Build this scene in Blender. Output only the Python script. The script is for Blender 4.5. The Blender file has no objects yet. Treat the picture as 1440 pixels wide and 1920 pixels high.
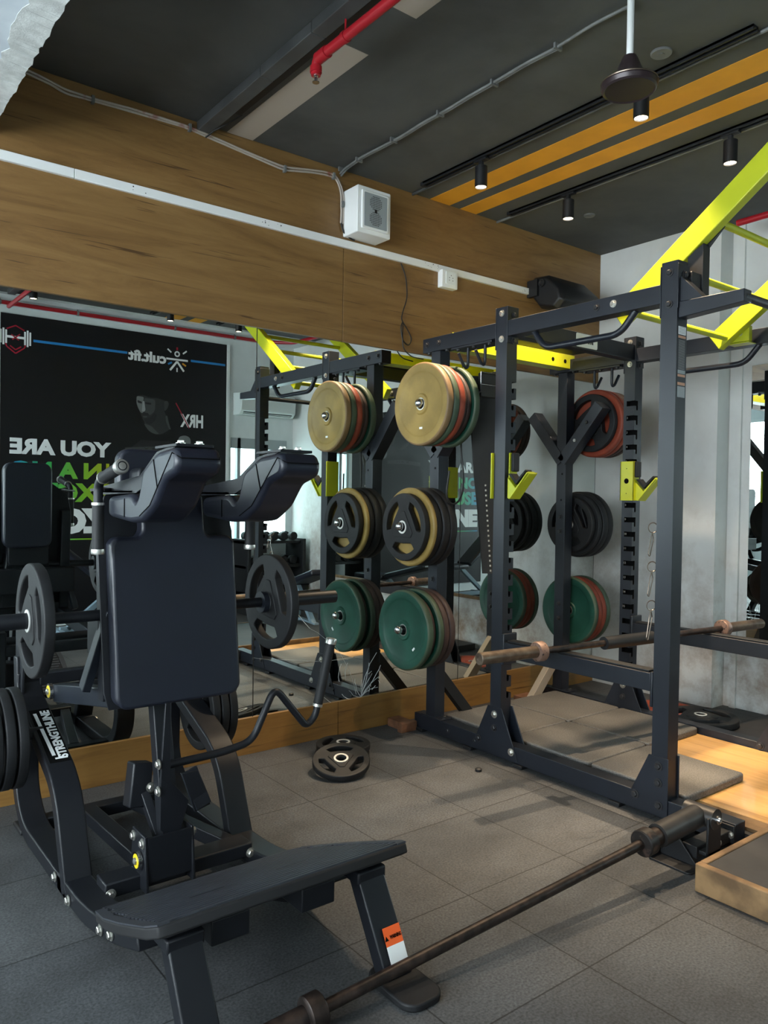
import bpy, bmesh, math, random
from mathutils import Vector, Matrix, Euler
random.seed(7)
scene = bpy.context.scene
COL = scene.collection
PI = math.pi

# ------------------------------------------------------------------ camera
R = [[0.7889565190220884, 0.0, -0.6144490305082674],
     [-0.6142732423331227, 0.023918604126245527, -0.7887308058711826],
     [0.014696763116482579, 0.9997139092643716, 0.01887073865130969]]
cam = bpy.data.cameras.new('camera')
cam.sensor_fit = 'AUTO'; cam.sensor_width = 36.0
cam.lens = 1450.93 / 1920 * 36.0
cam.clip_start = 0.02; cam.clip_end = 100
cam_ob = bpy.data.objects.new('camera', cam)
M4 = Matrix(R).to_4x4(); M4.translation = Vector((0, 0, 1.35))
cam_ob.matrix_world = M4
COL.objects.link(cam_ob)
scene.camera = cam_ob

# ------------------------------------------------------------------ view + world + light levels
scene.view_settings.view_transform = 'Standard'
scene.view_settings.look = 'None'
scene.view_settings.exposure = 0.45
scene.view_settings.gamma = 1.0
scene.view_settings.use_curve_mapping = False
world = bpy.data.worlds.new('world'); scene.world = world
world.use_nodes = True
world.node_tree.nodes['Background'].inputs[0].default_value = (0.55, 0.75, 1.0, 1)
world.node_tree.nodes['Background'].inputs[1].default_value = 0.3

WINDOW_STRENGTH = 16.0
SIDE_WINDOW_STRENGTH = 7.0
SPOT_W = 250.0
SPOT_BACK_W = 14.0
SPOT_COL = (1.0, 0.77, 0.52)
LENS_STRENGTH = 14.0

# ------------------------------------------------------------------ materials
MATS = {}
def newmat(name):
    m = bpy.data.materials.new(name); m.use_nodes = True
    nt = m.node_tree; b = nt.nodes['Principled BSDF']
    MATS[name] = m
    return m, nt, b
def N(nt, t, **kw):
    n = nt.nodes.new(t)
    for k, v in kw.items(): setattr(n, k, v)
    return n
def simple(name, col, rough=0.5, metal=0.0, spec=0.5, vary=0.0, bump=0.0, scale=40.0, rvary=0.0, coat=0.0, c2=None, lo=0.4, hi=0.65):
    m, nt, b = newmat(name)
    b.inputs['Base Color'].default_value = (*col, 1)
    b.inputs['Roughness'].default_value = rough
    b.inputs['Metallic'].default_value = metal
    b.inputs['Specular IOR Level'].default_value = spec
    b.inputs['Coat Weight'].default_value = coat
    tc = N(nt, 'ShaderNodeTexCoord')
    if vary or c2:
        nz = N(nt, 'ShaderNodeTexNoise'); nz.inputs['Scale'].default_value = scale; nz.inputs['Detail'].default_value = 6
        nt.links.new(tc.outputs['Object'], nz.inputs['Vector'])
        rp = N(nt, 'ShaderNodeValToRGB')
        rp.color_ramp.elements[0].position = lo; rp.color_ramp.elements[1].position = hi
        a = c2 if c2 else tuple(c * (1 - vary) for c in col)
        rp.color_ramp.elements[0].color = (*a, 1)
        rp.color_ramp.elements[1].color = (*col, 1)
        nt.links.new(nz.outputs['Fac'], rp.inputs['Fac'])
        nt.links.new(rp.outputs['Color'], b.inputs['Base Color'])
    if bump:
        nz2 = N(nt, 'ShaderNodeTexNoise'); nz2.inputs['Scale'].default_value = scale * 8; nz2.inputs['Detail'].default_value = 3
        nt.links.new(tc.outputs['Object'], nz2.inputs['Vector'])
        bp = N(nt, 'ShaderNodeBump'); bp.inputs['Strength'].default_value = bump; bp.inputs['Distance'].default_value = 0.002
        nt.links.new(nz2.outputs['Fac'], bp.inputs['Height']); nt.links.new(bp.outputs['Normal'], b.inputs['Normal'])
    return m
def emit(name, col, strength):
    m = bpy.data.materials.new(name); m.use_nodes = True
    nt = m.node_tree; nt.nodes.clear()
    e = N(nt, 'ShaderNodeEmission'); e.inputs[0].default_value = (*col, 1); e.inputs[1].default_value = strength
    o = N(nt, 'ShaderNodeOutputMaterial'); nt.links.new(e.outputs[0], o.inputs[0])
    MATS[name] = m; return m

simple('steel_black', (0.010, 0.013, 0.020), 0.42, 0, 0.45, vary=0.25, scale=6)
simple('steel_gloss', (0.007, 0.008, 0.011), 0.45, 0, 0.38)
simple('steel_dark', (0.006, 0.0065, 0.008), 0.5)
simple('hole_black', (0.002, 0.002, 0.002), 0.9, spec=0.1)
simple('bolt_silver', (0.55, 0.54, 0.50), 0.32, 0.9)
simple('bolt_black', (0.02, 0.02, 0.022), 0.35)
simple('chrome', (0.7, 0.7, 0.7), 0.2, 1.0)
simple('lime', (0.46, 0.50, 0.014), 0.35, 0, 0.5, vary=0.08, scale=8)
simple('tread_rubber', (0.030, 0.033, 0.042), 0.5, 0, 0.5, vary=0.2, scale=12)
simple('groove_black', (0.004, 0.004, 0.005), 0.7)
simple('rubber_black', (0.009, 0.0095, 0.011), 0.6, 0, 0.4, vary=0.3, scale=14, bump=0.15)
simple('pad_vinyl', (0.010, 0.012, 0.021), 0.38, 0, 0.5, vary=0.15, scale=5, bump=0.05)
simple('plate_yellow', (0.30, 0.20, 0.055), 0.55, 0, 0.4, vary=0.28, scale=9)
simple('plate_yellow_rim', (0.21, 0.13, 0.06), 0.6, 0, 0.4, vary=0.2, scale=9)
simple('plate_green', (0.010, 0.070, 0.045), 0.5, 0, 0.4, vary=0.3, scale=9)
simple('plate_green_rim', (0.055, 0.085, 0.05), 0.55, 0, 0.4, vary=0.3, scale=9)
simple('plate_red', (0.27, 0.048, 0.022), 0.55, 0, 0.4, vary=0.3, scale=9)
simple('plate_brown', (0.055, 0.032, 0.027), 0.6, 0, 0.4, vary=0.3, scale=9)
simple('white_paint', (0.75, 0.78, 0.78), 0.5)
simple('white_plastic', (0.78, 0.79, 0.78), 0.4)
simple('letter_white', (0.85, 0.86, 0.86), 0.6)
simple('rust_steel', (0.050, 0.034, 0.028), 0.42, 0.5, c2=(0.020, 0.015, 0.013), scale=30)
simple('rust_sleeve', (0.17, 0.13, 0.095), 0.42, 0.6, c2=(0.095, 0.068, 0.050), scale=22)
simple('collar_dark', (0.014, 0.011, 0.010), 0.45, 0.3, c2=(0.055, 0.034, 0.028), scale=30, lo=0.40, hi=0.46)
simple('collar_tan', (0.19, 0.115, 0.085), 0.5, 0.3, c2=(0.03, 0.02, 0.02), scale=60, lo=0.38, hi=0.42)
simple('red_paint', (0.36, 0.010, 0.018), 0.35)
simple('beige', (0.42, 0.36, 0.30), 0.7)
simple('orange_stripe', (0.76, 0.34, 0.02), 0.6, vary=0.12, scale=5)
simple('conduit_grey', (0.19, 0.195, 0.19), 0.5, vary=0.3, scale=8)
simple('tray_grey', (0.075, 0.078, 0.078), 0.5, vary=0.3, scale=6)
simple('cable_black', (0.008, 0.008, 0.008), 0.5)
simple('cable_white', (0.42, 0.36, 0.31), 0.5, c2=(0.30, 0.10, 0.08), scale=9, lo=0.36, hi=0.44)
simple('fan_brown', (0.035, 0.024, 0.026), 0.3, 0.3)
simple('holder_grey', (0.045, 0.042, 0.040), 0.4, 0.4, vary=0.3, scale=12)
simple('ring_silver', (0.72, 0.71, 0.68), 0.45, 0.35)
simple('tan_steel', (0.36, 0.31, 0.25), 0.4, 0.3)
simple('bronze', (0.17, 0.13, 0.10), 0.3, 0.8)
simple('sticker_text', (0.30, 0.30, 0.30), 0.6)
simple('orange_label', (0.80, 0.11, 0.015), 0.5)
simple('tan_label', (0.55, 0.28, 0.17), 0.5)
simple('poster_black', (0.006, 0.006, 0.008), 0.45, spec=0.4)
simple('poster_blue', (0.02, 0.22, 0.55), 0.5)
simple('poster_red', (0.35, 0.01, 0.03), 0.5)
simple('poster_lime', (0.42, 0.52, 0.01), 0.5)
simple('skin_a', (0.16, 0.17, 0.17), 0.6); simple('skin_b', (0.055, 0.06, 0.062), 0.6); simple('skin_c', (0.30, 0.31, 0.31), 0.6)
simple('skin_d', (0.022, 0.024, 0.025), 0.6); simple('skin_e', (0.04, 0.043, 0.044), 0.6)
simple('cloth_dark', (0.014, 0.014, 0.016), 0.6)
simple('plaster_raw', (0.62, 0.64, 0.62), 0.8, vary=0.25, scale=20, bump=0.6)
simple('leather_black', (0.012, 0.011, 0.010), 0.6, vary=0.3, scale=20, bump=0.1)
simple('stitch', (0.35, 0.33, 0.28), 0.8)
simple('yellow_bearing', (0.75, 0.55, 0.02), 0.4)
simple('frame_grey', (0.22, 0.30, 0.36), 0.4)
simple('mid_grey', (0.30, 0.33, 0.34), 0.5)
simple('block_wood', (0.20, 0.085, 0.04), 0.7, vary=0.4, scale=18)
simple('trim_wood', (0.24, 0.14, 0.06), 0.6, c2=(0.10, 0.055, 0.022), scale=9, bump=0.3)
simple('box_rubber', (0.028, 0.027, 0.028), 0.55, vary=0.3, scale=7, bump=0.1)
simple('ac_white', (0.6, 0.65, 0.63), 0.4)
emit('lens_glow', (1.0, 0.83, 0.60), LENS_STRENGTH)

def gradient_text(name, x0, x1, stops):
    m, nt, b = newmat(name)
    g = N(nt, 'ShaderNodeNewGeometry'); sx = N(nt, 'ShaderNodeSeparateXYZ')
    nt.links.new(g.outputs['Position'], sx.inputs[0])
    mr = N(nt, 'ShaderNodeMapRange'); mr.inputs[1].default_value = x0; mr.inputs[2].default_value = x1
    nt.links.new(sx.outputs['X'], mr.inputs[0])
    rp = N(nt, 'ShaderNodeValToRGB')
    el = rp.color_ramp.elements
    el[0].position = stops[0][0]; el[0].color = (*stops[0][1], 1)
    el[1].position = stops[-1][0]; el[1].color = (*stops[-1][1], 1)
    for p, c in stops[1:-1]:
        e = el.new(p); e.color = (*c, 1)
    nt.links.new(mr.outputs[0], rp.inputs[0]); nt.links.new(rp.outputs[0], b.inputs['Base Color'])
    b.inputs['Roughness'].default_value = 0.5
    return m
gradient_text('letter_gradient', 2.75, 1.7, [(0, (0.50, 0.50, 0.01)), (0.3, (0.20, 0.50, 0.03)), (0.62, (0.03, 0.42, 0.10)), (0.8, (0.02, 0.35, 0.30)), (1, (0.02, 0.20, 0.60))])

def wood(name, dark, mid, light, stretch=(0.35, 1, 3.2), scale=3.0, rough=0.45, strength=1.0, coat=0.0):
    m, nt, b = newmat(name)
    g = N(nt, 'ShaderNodeNewGeometry')
    mp = N(nt, 'ShaderNodeMapping'); mp.inputs['Scale'].default_value = stretch
    nt.links.new(g.outputs['Position'], mp.inputs['Vector'])
    n1 = N(nt, 'ShaderNodeTexNoise'); n1.inputs['Scale'].default_value = scale; n1.inputs['Detail'].default_value = 9; n1.inputs['Roughness'].default_value = 0.72; n1.inputs['Distortion'].default_value = 0.9
    nt.links.new(mp.outputs[0], n1.inputs['Vector'])
    r1 = N(nt, 'ShaderNodeValToRGB'); e = r1.color_ramp.elements
    e[0].position = 0.32; e[0].color = (*dark, 1); e[1].position = 0.68; e[1].color = (*light, 1)
    k = e.new(0.48); k.color = (*mid, 1)
    nt.links.new(n1.outputs['Fac'], r1.inputs['Fac'])
    mp2 = N(nt, 'ShaderNodeMapping'); mp2.inputs['Scale'].default_value = (stretch[0] * 1.7, stretch[1], stretch[2] * 7)
    nt.links.new(g.outputs['Position'], mp2.inputs['Vector'])
    n2 = N(nt, 'ShaderNodeTexNoise'); n2.inputs['Scale'].default_value = scale * 1.2; n2.inputs['Detail'].default_value = 7; n2.inputs['Distortion'].default_value = 0.8
    nt.links.new(mp2.outputs[0], n2.inputs['Vector'])
    r2 = N(nt, 'ShaderNodeValToRGB'); f = r2.color_ramp.elements
    f[0].position = 0.30; f[0].color = (0.25, 0.20, 0.16, 1); f[1].position = 0.37; f[1].color = (1, 1, 1, 1)
    nt.links.new(n2.outputs['Fac'], r2.inputs['Fac'])
    mx = N(nt, 'ShaderNodeMix', data_type='RGBA', blend_type='MULTIPLY'); mx.inputs[0].default_value = strength
    nt.links.new(r1.outputs[0], mx.inputs[6]); nt.links.new(r2.outputs[0], mx.inputs[7])
    nt.links.new(mx.outputs[2], b.inputs['Base Color'])
    b.inputs['Roughness'].default_value = rough; b.inputs['Coat Weight'].default_value = coat
    return m
wood('wood_panel', (0.150, 0.076, 0.022), (0.205, 0.108, 0.034), (0.255, 0.145, 0.050), rough=0.5, strength=0.85)
wood('wood_skirting', (0.17, 0.082, 0.020), (0.25, 0.125, 0.030), (0.30, 0.155, 0.040), rough=0.5, strength=0.7)
wood('wood_platform', (0.46, 0.25, 0.085), (0.60, 0.34, 0.12), (0.68, 0.41, 0.16), stretch=(6.0, 0.4, 1), scale=3.0, rough=0.28, strength=0.35, coat=0.3)

def tile_floor():
    m, nt, b = newmat('rubber_tiles')
    g = N(nt, 'ShaderNodeNewGeometry')
    mp = N(nt, 'ShaderNodeMapping'); mp.inputs['Location'].default_value = (-0.345, -0.37, 0)
    nt.links.new(g.outputs['Position'], mp.inputs['Vector'])
    br = N(nt, 'ShaderNodeTexBrick'); br.offset = 0.0; br.squash = 1.0
    br.inputs['Scale'].default_value = 1.0; br.inputs['Brick Width'].default_value = 0.5; br.inputs['Row Height'].default_value = 0.5
    br.inputs['Mortar Size'].default_value = 0.0032; br.inputs['Mortar Smooth'].default_value = 0.5
    br.inputs['Color1'].default_value = (0.064, 0.067, 0.071, 1); br.inputs['Color2'].default_value = (0.078, 0.081, 0.084, 1)
    br.inputs['Mortar'].default_value = (0.018, 0.018, 0.019, 1)
    nt.links.new(mp.outputs[0], br.inputs['Vector'])
    n1 = N(nt, 'ShaderNodeTexNoise'); n1.inputs['Scale'].default_value = 130; n1.inputs['Detail'].default_value = 4
    nt.links.new(g.outputs['Position'], n1.inputs['Vector'])
    r1 = N(nt, 'ShaderNodeValToRGB'); r1.color_ramp.elements[0].position = 0.3; r1.color_ramp.elements[0].color = (0.55, 0.55, 0.55, 1)
    r1.color_ramp.elements[1].position = 0.72; r1.color_ramp.elements[1].color = (1.45, 1.45, 1.45, 1)
    nt.links.new(n1.outputs['Fac'], r1.inputs['Fac'])
    n2 = N(nt, 'ShaderNodeTexNoise'); n2.inputs['Scale'].default_value = 2.2; n2.inputs['Detail'].default_value = 8; n2.inputs['Roughness'].default_value = 0.65
    nt.links.new(g.outputs['Position'], n2.inputs['Vector'])
    r2 = N(nt, 'ShaderNodeValToRGB'); r2.color_ramp.elements[0].position = 0.36; r2.color_ramp.elements[0].color = (0.68, 0.67, 0.66, 1)
    r2.color_ramp.elements[1].position = 0.60; r2.color_ramp.elements[1].color = (1.1, 1.1, 1.1, 1)
    nt.links.new(n2.outputs['Fac'], r2.inputs['Fac'])
    a = N(nt, 'ShaderNodeMix', data_type='RGBA', blend_type='MULTIPLY'); a.inputs[0].default_value = 1
    c = N(nt, 'ShaderNodeMix', data_type='RGBA', blend_type='MULTIPLY'); c.inputs[0].default_value = 1
    nt.links.new(br.outputs['Color'], a.inputs[6]); nt.links.new(r1.outputs[0], a.inputs[7])
    nt.links.new(a.outputs[2], c.inputs[6]); nt.links.new(r2.outputs[0], c.inputs[7])
    nt.links.new(c.outputs[2], b.inputs['Base Color'])
    b.inputs['Roughness'].default_value = 0.62; b.inputs['Specular IOR Level'].default_value = 0.4
    bp = N(nt, 'ShaderNodeBump'); bp.inputs['Strength'].default_value = 0.4; bp.inputs['Distance'].default_value = 0.002
    nt.links.new(n1.outputs['Fac'], bp.inputs['Height']); nt.links.new(bp.outputs['Normal'], b.inputs['Normal'])
tile_floor()
def mat_rubber():
    m, nt, b = newmat('mat_rubber')
    g = N(nt, 'ShaderNodeNewGeometry')
    n1 = N(nt, 'ShaderNodeTexNoise'); n1.inputs['Scale'].default_value = 150; n1.inputs['Detail'].default_value = 4
    n2 = N(nt, 'ShaderNodeTexNoise'); n2.inputs['Scale'].default_value = 3.5; n2.inputs['Detail'].default_value = 6
    for n in (n1, n2): nt.links.new(g.outputs['Position'], n.inputs['Vector'])
    r1 = N(nt, 'ShaderNodeValToRGB'); r1.color_ramp.elements[0].position = 0.3; r1.color_ramp.elements[0].color = (0.075, 0.071, 0.066, 1)
    r1.color_ramp.elements[1].position = 0.75; r1.color_ramp.elements[1].color = (0.19, 0.18, 0.165, 1)
    nt.links.new(n1.outputs['Fac'], r1.inputs['Fac'])
    r2 = N(nt, 'ShaderNodeValToRGB'); r2.color_ramp.elements[0].position = 0.35; r2.color_ramp.elements[0].color = (0.7, 0.7, 0.7, 1)
    r2.color_ramp.elements[1].position = 0.65
    nt.links.new(n2.outputs['Fac'], r2.inputs['Fac'])
    a = N(nt, 'ShaderNodeMix', data_type='RGBA', blend_type='MULTIPLY'); a.inputs[0].default_value = 1
    nt.links.new(r1.outputs[0], a.inputs[6]); nt.links.new(r2.outputs[0], a.inputs[7]); nt.links.new(a.outputs[2], b.inputs['Base Color'])
    b.inputs['Roughness'].default_value = 0.6
    bp = N(nt, 'ShaderNodeBump'); bp.inputs['Strength'].default_value = 0.5; bp.inputs['Distance'].default_value = 0.003
    nt.links.new(n1.outputs['Fac'], bp.inputs['Height']); nt.links.new(bp.outputs['Normal'], b.inputs['Normal'])
mat_rubber()
def blotch(name, c_lo, c_hi, scale, rough, lo=0.35, hi=0.62, dirt=None, zmax=1.9, dirt_lo=0.62, dirt_hi=0.74, dscale=1.7, stretch=(1, 1, 1)):
    m, nt, b = newmat(name)
    g = N(nt, 'ShaderNodeNewGeometry')
    mp = N(nt, 'ShaderNodeMapping'); mp.inputs['Scale'].default_value = stretch
    nt.links.new(g.outputs['Position'], mp.inputs['Vector'])
    n = N(nt, 'ShaderNodeTexNoise'); n.inputs['Scale'].default_value = scale; n.inputs['Detail'].default_value = 9; n.inputs['Roughness'].default_value = 0.6; n.inputs['Distortion'].default_value = 0.3
    nt.links.new(mp.outputs[0], n.inputs['Vector'])
    r = N(nt, 'ShaderNodeValToRGB'); r.color_ramp.elements[0].position = lo; r.color_ramp.elements[0].color = (*c_lo, 1)
    r.color_ramp.elements[1].position = hi; r.color_ramp.elements[1].color = (*c_hi, 1)
    nt.links.new(n.outputs['Fac'], r.inputs['Fac'])
    out = r.outputs[0]
    if dirt:
        n3 = N(nt, 'ShaderNodeTexNoise'); n3.inputs['Scale'].default_value = dscale; n3.inputs['Detail'].default_value = 10; n3.inputs['Roughness'].default_value = 0.7
        nt.links.new(g.outputs['Position'], n3.inputs['Vector'])
        r3 = N(nt, 'ShaderNodeValToRGB'); r3.color_ramp.elements[0].position = dirt_lo; r3.color_ramp.elements[1].position = dirt_hi
        nt.links.new(n3.outputs['Fac'], r3.inputs['Fac'])
        mx = N(nt, 'ShaderNodeMix', data_type='RGBA'); mx.inputs[7].default_value = (*dirt, 1)
        sz = N(nt, 'ShaderNodeSeparateXYZ'); nt.links.new(g.outputs['Position'], sz.inputs[0])
        mz = N(nt, 'ShaderNodeMapRange'); mz.inputs[1].default_value = zmax; mz.inputs[2].default_value = 0.2; nt.links.new(sz.outputs['Z'], mz.inputs[0])
        mm = N(nt, 'ShaderNodeMath', operation='MULTIPLY'); nt.links.new(mz.outputs[0], mm.inputs[0]); nt.links.new(r3.outputs[0], mm.inputs[1])
        nt.links.new(mm.outputs[0], mx.inputs[0]); nt.links.new(out, mx.inputs[6]); out = mx.outputs[2]
    nt.links.new(out, b.inputs['Base Color']); b.inputs['Roughness'].default_value = rough
blotch('ceiling_paint', (0.050, 0.052, 0.050), (0.085, 0.087, 0.084), 1.3, 0.75)
blotch('wall_dirty', (0.55, 0.55, 0.53), (0.64, 0.65, 0.63), 1.6, 0.7, dirt=(0.24, 0.17, 0.12), dirt_lo=0.47, dirt_hi=0.66)
blotch('wall_white', (0.62, 0.66, 0.66), (0.72, 0.76, 0.76), 2.0, 0.7)
blotch('soffit_white', (0.56, 0.62, 0.68), (0.70, 0.76, 0.80), 2.5, 0.7)

def mirror_mat():
    m, nt, b = newmat('mirror_glass')
    b.inputs['Base Color'].default_value = (0.74, 0.79, 0.77, 1); b.inputs['Metallic'].default_value = 1.0
    b.inputs['Roughness'].default_value = 0.0
mirror_mat()
simple('crack_white', (0.75, 0.78, 0.78), 0.3, 0.2)
simple('seam_dark', (0.015, 0.015, 0.015), 0.4)
def window_mat(name, top, bot, z0, z1, strength):
    m = bpy.data.materials.new(name); m.use_nodes = True; nt = m.node_tree; nt.nodes.clear()
    g = N(nt, 'ShaderNodeNewGeometry'); n = N(nt, 'ShaderNodeTexNoise'); n.inputs['Scale'].default_value = 2.5; n.inputs['Detail'].default_value = 4
    nt.links.new(g.outputs['Position'], n.inputs['Vector'])
    r = N(nt, 'ShaderNodeValToRGB'); r.color_ramp.elements[0].position = 0.4; r.color_ramp.elements[0].color = (*bot, 1)
    r.color_ramp.elements[1].position = 0.6; r.color_ramp.elements[1].color = (*top, 1)
    nt.links.new(n.outputs['Fac'], r.inputs['Fac'])
    e = N(nt, 'ShaderNodeEmission'); e.inputs[1].default_value = strength
    nt.links.new(r.outputs[0], e.inputs[0])
    o = N(nt, 'ShaderNodeOutputMaterial'); nt.links.new(e.outputs[0], o.inputs[0]); MATS[name] = m
window_mat('window_daylight', (0.86, 0.95, 1.0), (0.74, 0.86, 0.92), 0, 1, WINDOW_STRENGTH)
window_mat('window_side', (0.74, 0.95, 0.98), (0.50, 0.82, 0.86), 0, 1, SIDE_WINDOW_STRENGTH)

# ------------------------------------------------------------------ mesh helpers
class MB:
    def __init__(s): s.v = []; s.f = []; s.mi = []; s.cur = 0
    def mat(s, i): s.cur = i; return s
    def add(s, vs, fs):
        o = len(s.v); s.v += [Vector(p) for p in vs]
        for f in fs: s.f.append([o + i for i in f]); s.mi.append(s.cur)
        return s
    def box(s, a, b):
        x0, y0, z0 = [min(a[i], b[i]) for i in range(3)]; x1, y1, z1 = [max(a[i], b[i]) for i in range(3)]
        return s.add([(x0, y0, z0), (x1, y0, z0), (x1, y1, z0), (x0, y1, z0), (x0, y0, z1), (x1, y0, z1), (x1, y1, z1), (x0, y1, z1)],
                     [(0, 3, 2, 1), (4, 5, 6, 7), (0, 1, 5, 4), (1, 2, 6, 5), (2, 3, 7, 6), (3, 0, 4, 7)])
    def beam(s, p0, p1, w, h, up=(0, 0, 1)):
        p0 = Vector(p0); p1 = Vector(p1); d = (p1 - p0).normalized(); u = Vector(up)
        sd = d.cross(u)
        if sd.length < 1e-4: sd = d.cross(Vector((1, 0, 0)))
        sd.normalize(); u = sd.cross(d).normalized()
        vs = []
        for p in (p0, p1):
            for a, b in ((-1, -1), (1, -1), (1, 1), (-1, 1)): vs.append(p + sd * (a * w / 2) + u * (b * h / 2))
        return s.add(vs, [(0, 1, 2, 3), (7, 6, 5, 4), (0, 4, 5, 1), (1, 5, 6, 2), (2, 6, 7, 3), (3, 7, 4, 0)])
    def lathe(s, p0, axis, prof, seg=32, cap=True):
        """prof: list of (dist along axis, radius)"""
        p0 = Vector(p0); d = Vector(axis).normalized()
        t = Vector((0, 0, 1)) if abs(d.z) < 0.9 else Vector((1, 0, 0))
        a = d.cross(t).normalized(); b = d.cross(a).normalized()
        vs = []; fs = []
        for (h, r) in prof:
            for k in range(seg):
                an = 2 * PI * k / seg
                vs.append(p0 + d * h + a * (math.cos(an) * r) + b * (math.sin(an) * r))
        for i in range(len(prof) - 1):
            for k in range(seg):
                k2 = (k + 1) % seg
                fs.append((i * seg + k, i * seg + k2, (i + 1) * seg + k2, (i + 1) * seg + k))
        if cap:
            fs.append(tuple(range(seg))[::-1]); n = (len(prof) - 1) * seg
            fs.append(tuple(range(n, n + seg)))
        return s.add(vs, fs)
    def cyl(s, p0, p1, r, seg=20, r2=None):
        p0 = Vector(p0); p1 = Vector(p1); L = (p1 - p0).length
        return s.lathe(p0, p1 - p0, [(0, r), (L, r if r2 is None else r2)], seg)
    def tube(s, pts, r, seg=12, bend=0.0, nb=6, closed=False):
        P = [Vector(p) for p in pts]
        if bend > 0 and len(P) > 2:
            Q = [P[0]]
            for i in range(1, len(P) - 1):
                a, b, c = P[i - 1], P[i], P[i + 1]
                d1 = (a - b); d2 = (c - b)
                k = min(bend, d1.length * 0.48, d2.length * 0.48)
                s0 = b + d1.normalized() * k; s1 = b + d2.normalized() * k
                for j in range(nb + 1):
                    t = j / nb
                    Q.append(s0 * (1 - t) ** 2 + b * 2 * t * (1 - t) + s1 * t * t)
            Q.append(P[-1]); P = Q
        n = len(P); vs = []; fs = []
        prev = None
        for i in range(n):
            if closed: d = (P[(i + 1) % n] - P[i - 1]).normalized()
            elif i == 0: d = (P[1] - P[0]).normalized()
            elif i == n - 1: d = (P[-1] - P[-2]).normalized()
            else: d = ((P[i + 1] - P[i]).normalized() + (P[i] - P[i - 1]).normalized()).normalized()
            if prev is None:
                t = Vector((0, 0, 1)) if abs(d.z) < 0.9 else Vector((1, 0, 0))
                a = d.cross(t).normalized()
            else:
                a = (prev - d * prev.dot(d)).normalized()
            prev = a; b = d.cross(a)
            for k in range(seg):
                an = 2 * PI * k / seg
                vs.append(P[i] + a * (math.cos(an) * r) + b * (math.sin(an) * r))
        m = n if closed else n - 1
        for i in range(m):
            i2 = (i + 1) % n
            for k in range(seg):
                k2 = (k + 1) % seg
                fs.append((i * seg + k, i2 * seg + k, i2 * seg + k2, i * seg + k2))
        if not closed:
            fs.append(tuple(range(seg))); fs.append(tuple(range((n - 1) * seg, n * seg))[::-1])
        return s.add(vs, fs)
    def prism(s, poly, fn, a, b):
        """poly: 2-D outline; fn(u,v,w) -> xyz; extruded for w from a to b"""
        n = len(poly)
        vs = [fn(u, v, a) for u, v in poly] + [fn(u, v, b) for u, v in poly]
        fs = [tuple(range(n))[::-1], tuple(range(n, 2 * n))]
        for i in range(n):
            j = (i + 1) % n; fs.append((i, j, n + j, n + i))
        return s.add(vs, fs)
    def ribbon(s, path, t, x0, x1, fn=None, closed=False):
        """constant-thickness strip following a path in YZ, extruded in X"""
        P = [Vector(p) for p in path]; n = len(P); L = []; Rr = []
        for i in range(n):
            if closed: d = P[(i + 1) % n] - P[i - 1]; d1 = (P[i] - P[i - 1]).normalized(); d2 = (P[(i + 1) % n] - P[i]).normalized()
            elif i == 0: d1 = d2 = (P[1] - P[0]).normalized()
            elif i == n - 1: d1 = d2 = (P[-1] - P[-2]).normalized()
            else: d1 = (P[i] - P[i - 1]).normalized(); d2 = (P[i + 1] - P[i]).normalized()
            nn = Vector((-(d1 + d2).y, (d1 + d2).x)).normalized()
            k = 1 / max(0.5, nn.dot(Vector((-d1.y, d1.x))))
            L.append(P[i] + nn * (t / 2 * k)); Rr.append(P[i] - nn * (t / 2 * k))
        vs = []
        for x in (x0, x1):
            for a, b in zip(L, Rr): vs += [(x, a.x, a.y), (x, b.x, b.y)]
        fs = []; m = n if closed else n - 1; o = 2 * n
        for i in range(m):
            j = (i + 1) % n
            fs += [(2 * i, 2 * j, 2 * j + 1, 2 * i + 1), (o + 2 * i + 1, o + 2 * j + 1, o + 2 * j, o + 2 * i),
                   (2 * i, o + 2 * i, o + 2 * j, 2 * j), (2 * i + 1, 2 * j + 1, o + 2 * j + 1, o + 2 * i + 1)]
        if not closed:
            fs += [(0, 1, o + 1, o), (2 * (n - 1), o + 2 * (n - 1), o + 2 * n - 1, 2 * n - 1)]
        return s.add(vs, fs)
    def build(s, name, mats, parent=None, bevel=0.0, seg=2, smooth=35):
        if isinstance(mats, str): mats = [mats]
        off = root_loc(parent)
        me = bpy.data.meshes.new(name)
        me.from_pydata([tuple(v - off) for v in s.v], [], s.f)
        bm = bmesh.new(); bm.from_mesh(me); bmesh.ops.recalc_face_normals(bm, faces=bm.faces); bm.to_mesh(me); bm.free()
        for m in mats: me.materials.append(MATS[m])
        for i, p in enumerate(me.polygons): p.material_index = s.mi[i]; p.use_smooth = True
        me.set_sharp_from_angle(angle=math.radians(smooth))
        o = bpy.data.objects.new(name, me); COL.objects.link(o)
        if parent: o.parent = parent
        if bevel > 0:
            md = o.modifiers.new('bevel', 'BEVEL'); md.width = bevel; md.segments = seg; md.limit_method = 'ANGLE'; md.angle_limit = math.radians(40)
            md.harden_normals = False
        return o
ROOTS = {}
def root_loc(o):
    v = Vector((0, 0, 0))
    while o is not None:
        v = v + o.location; o = o.parent
    return v
def tag(o, label=None, cat=None, group=None, kind=None):
    if label: o['label'] = label
    if cat: o['category'] = cat
    if group: o['group'] = group
    if kind: o['kind'] = kind
    return o
def thing(name, label, cat, loc=(0, 0, 0), group=None):
    o = bpy.data.objects.new(name, None); o.empty_display_size = 0.05; COL.objects.link(o); o.location = loc
    return tag(o, label, cat, group)
def struct(o): o['kind'] = 'structure'; return o
def bx(name, a, b, m, parent=None, bevel=0.0):
    return MB().box(a, b).build(name, m, parent, bevel)
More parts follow.
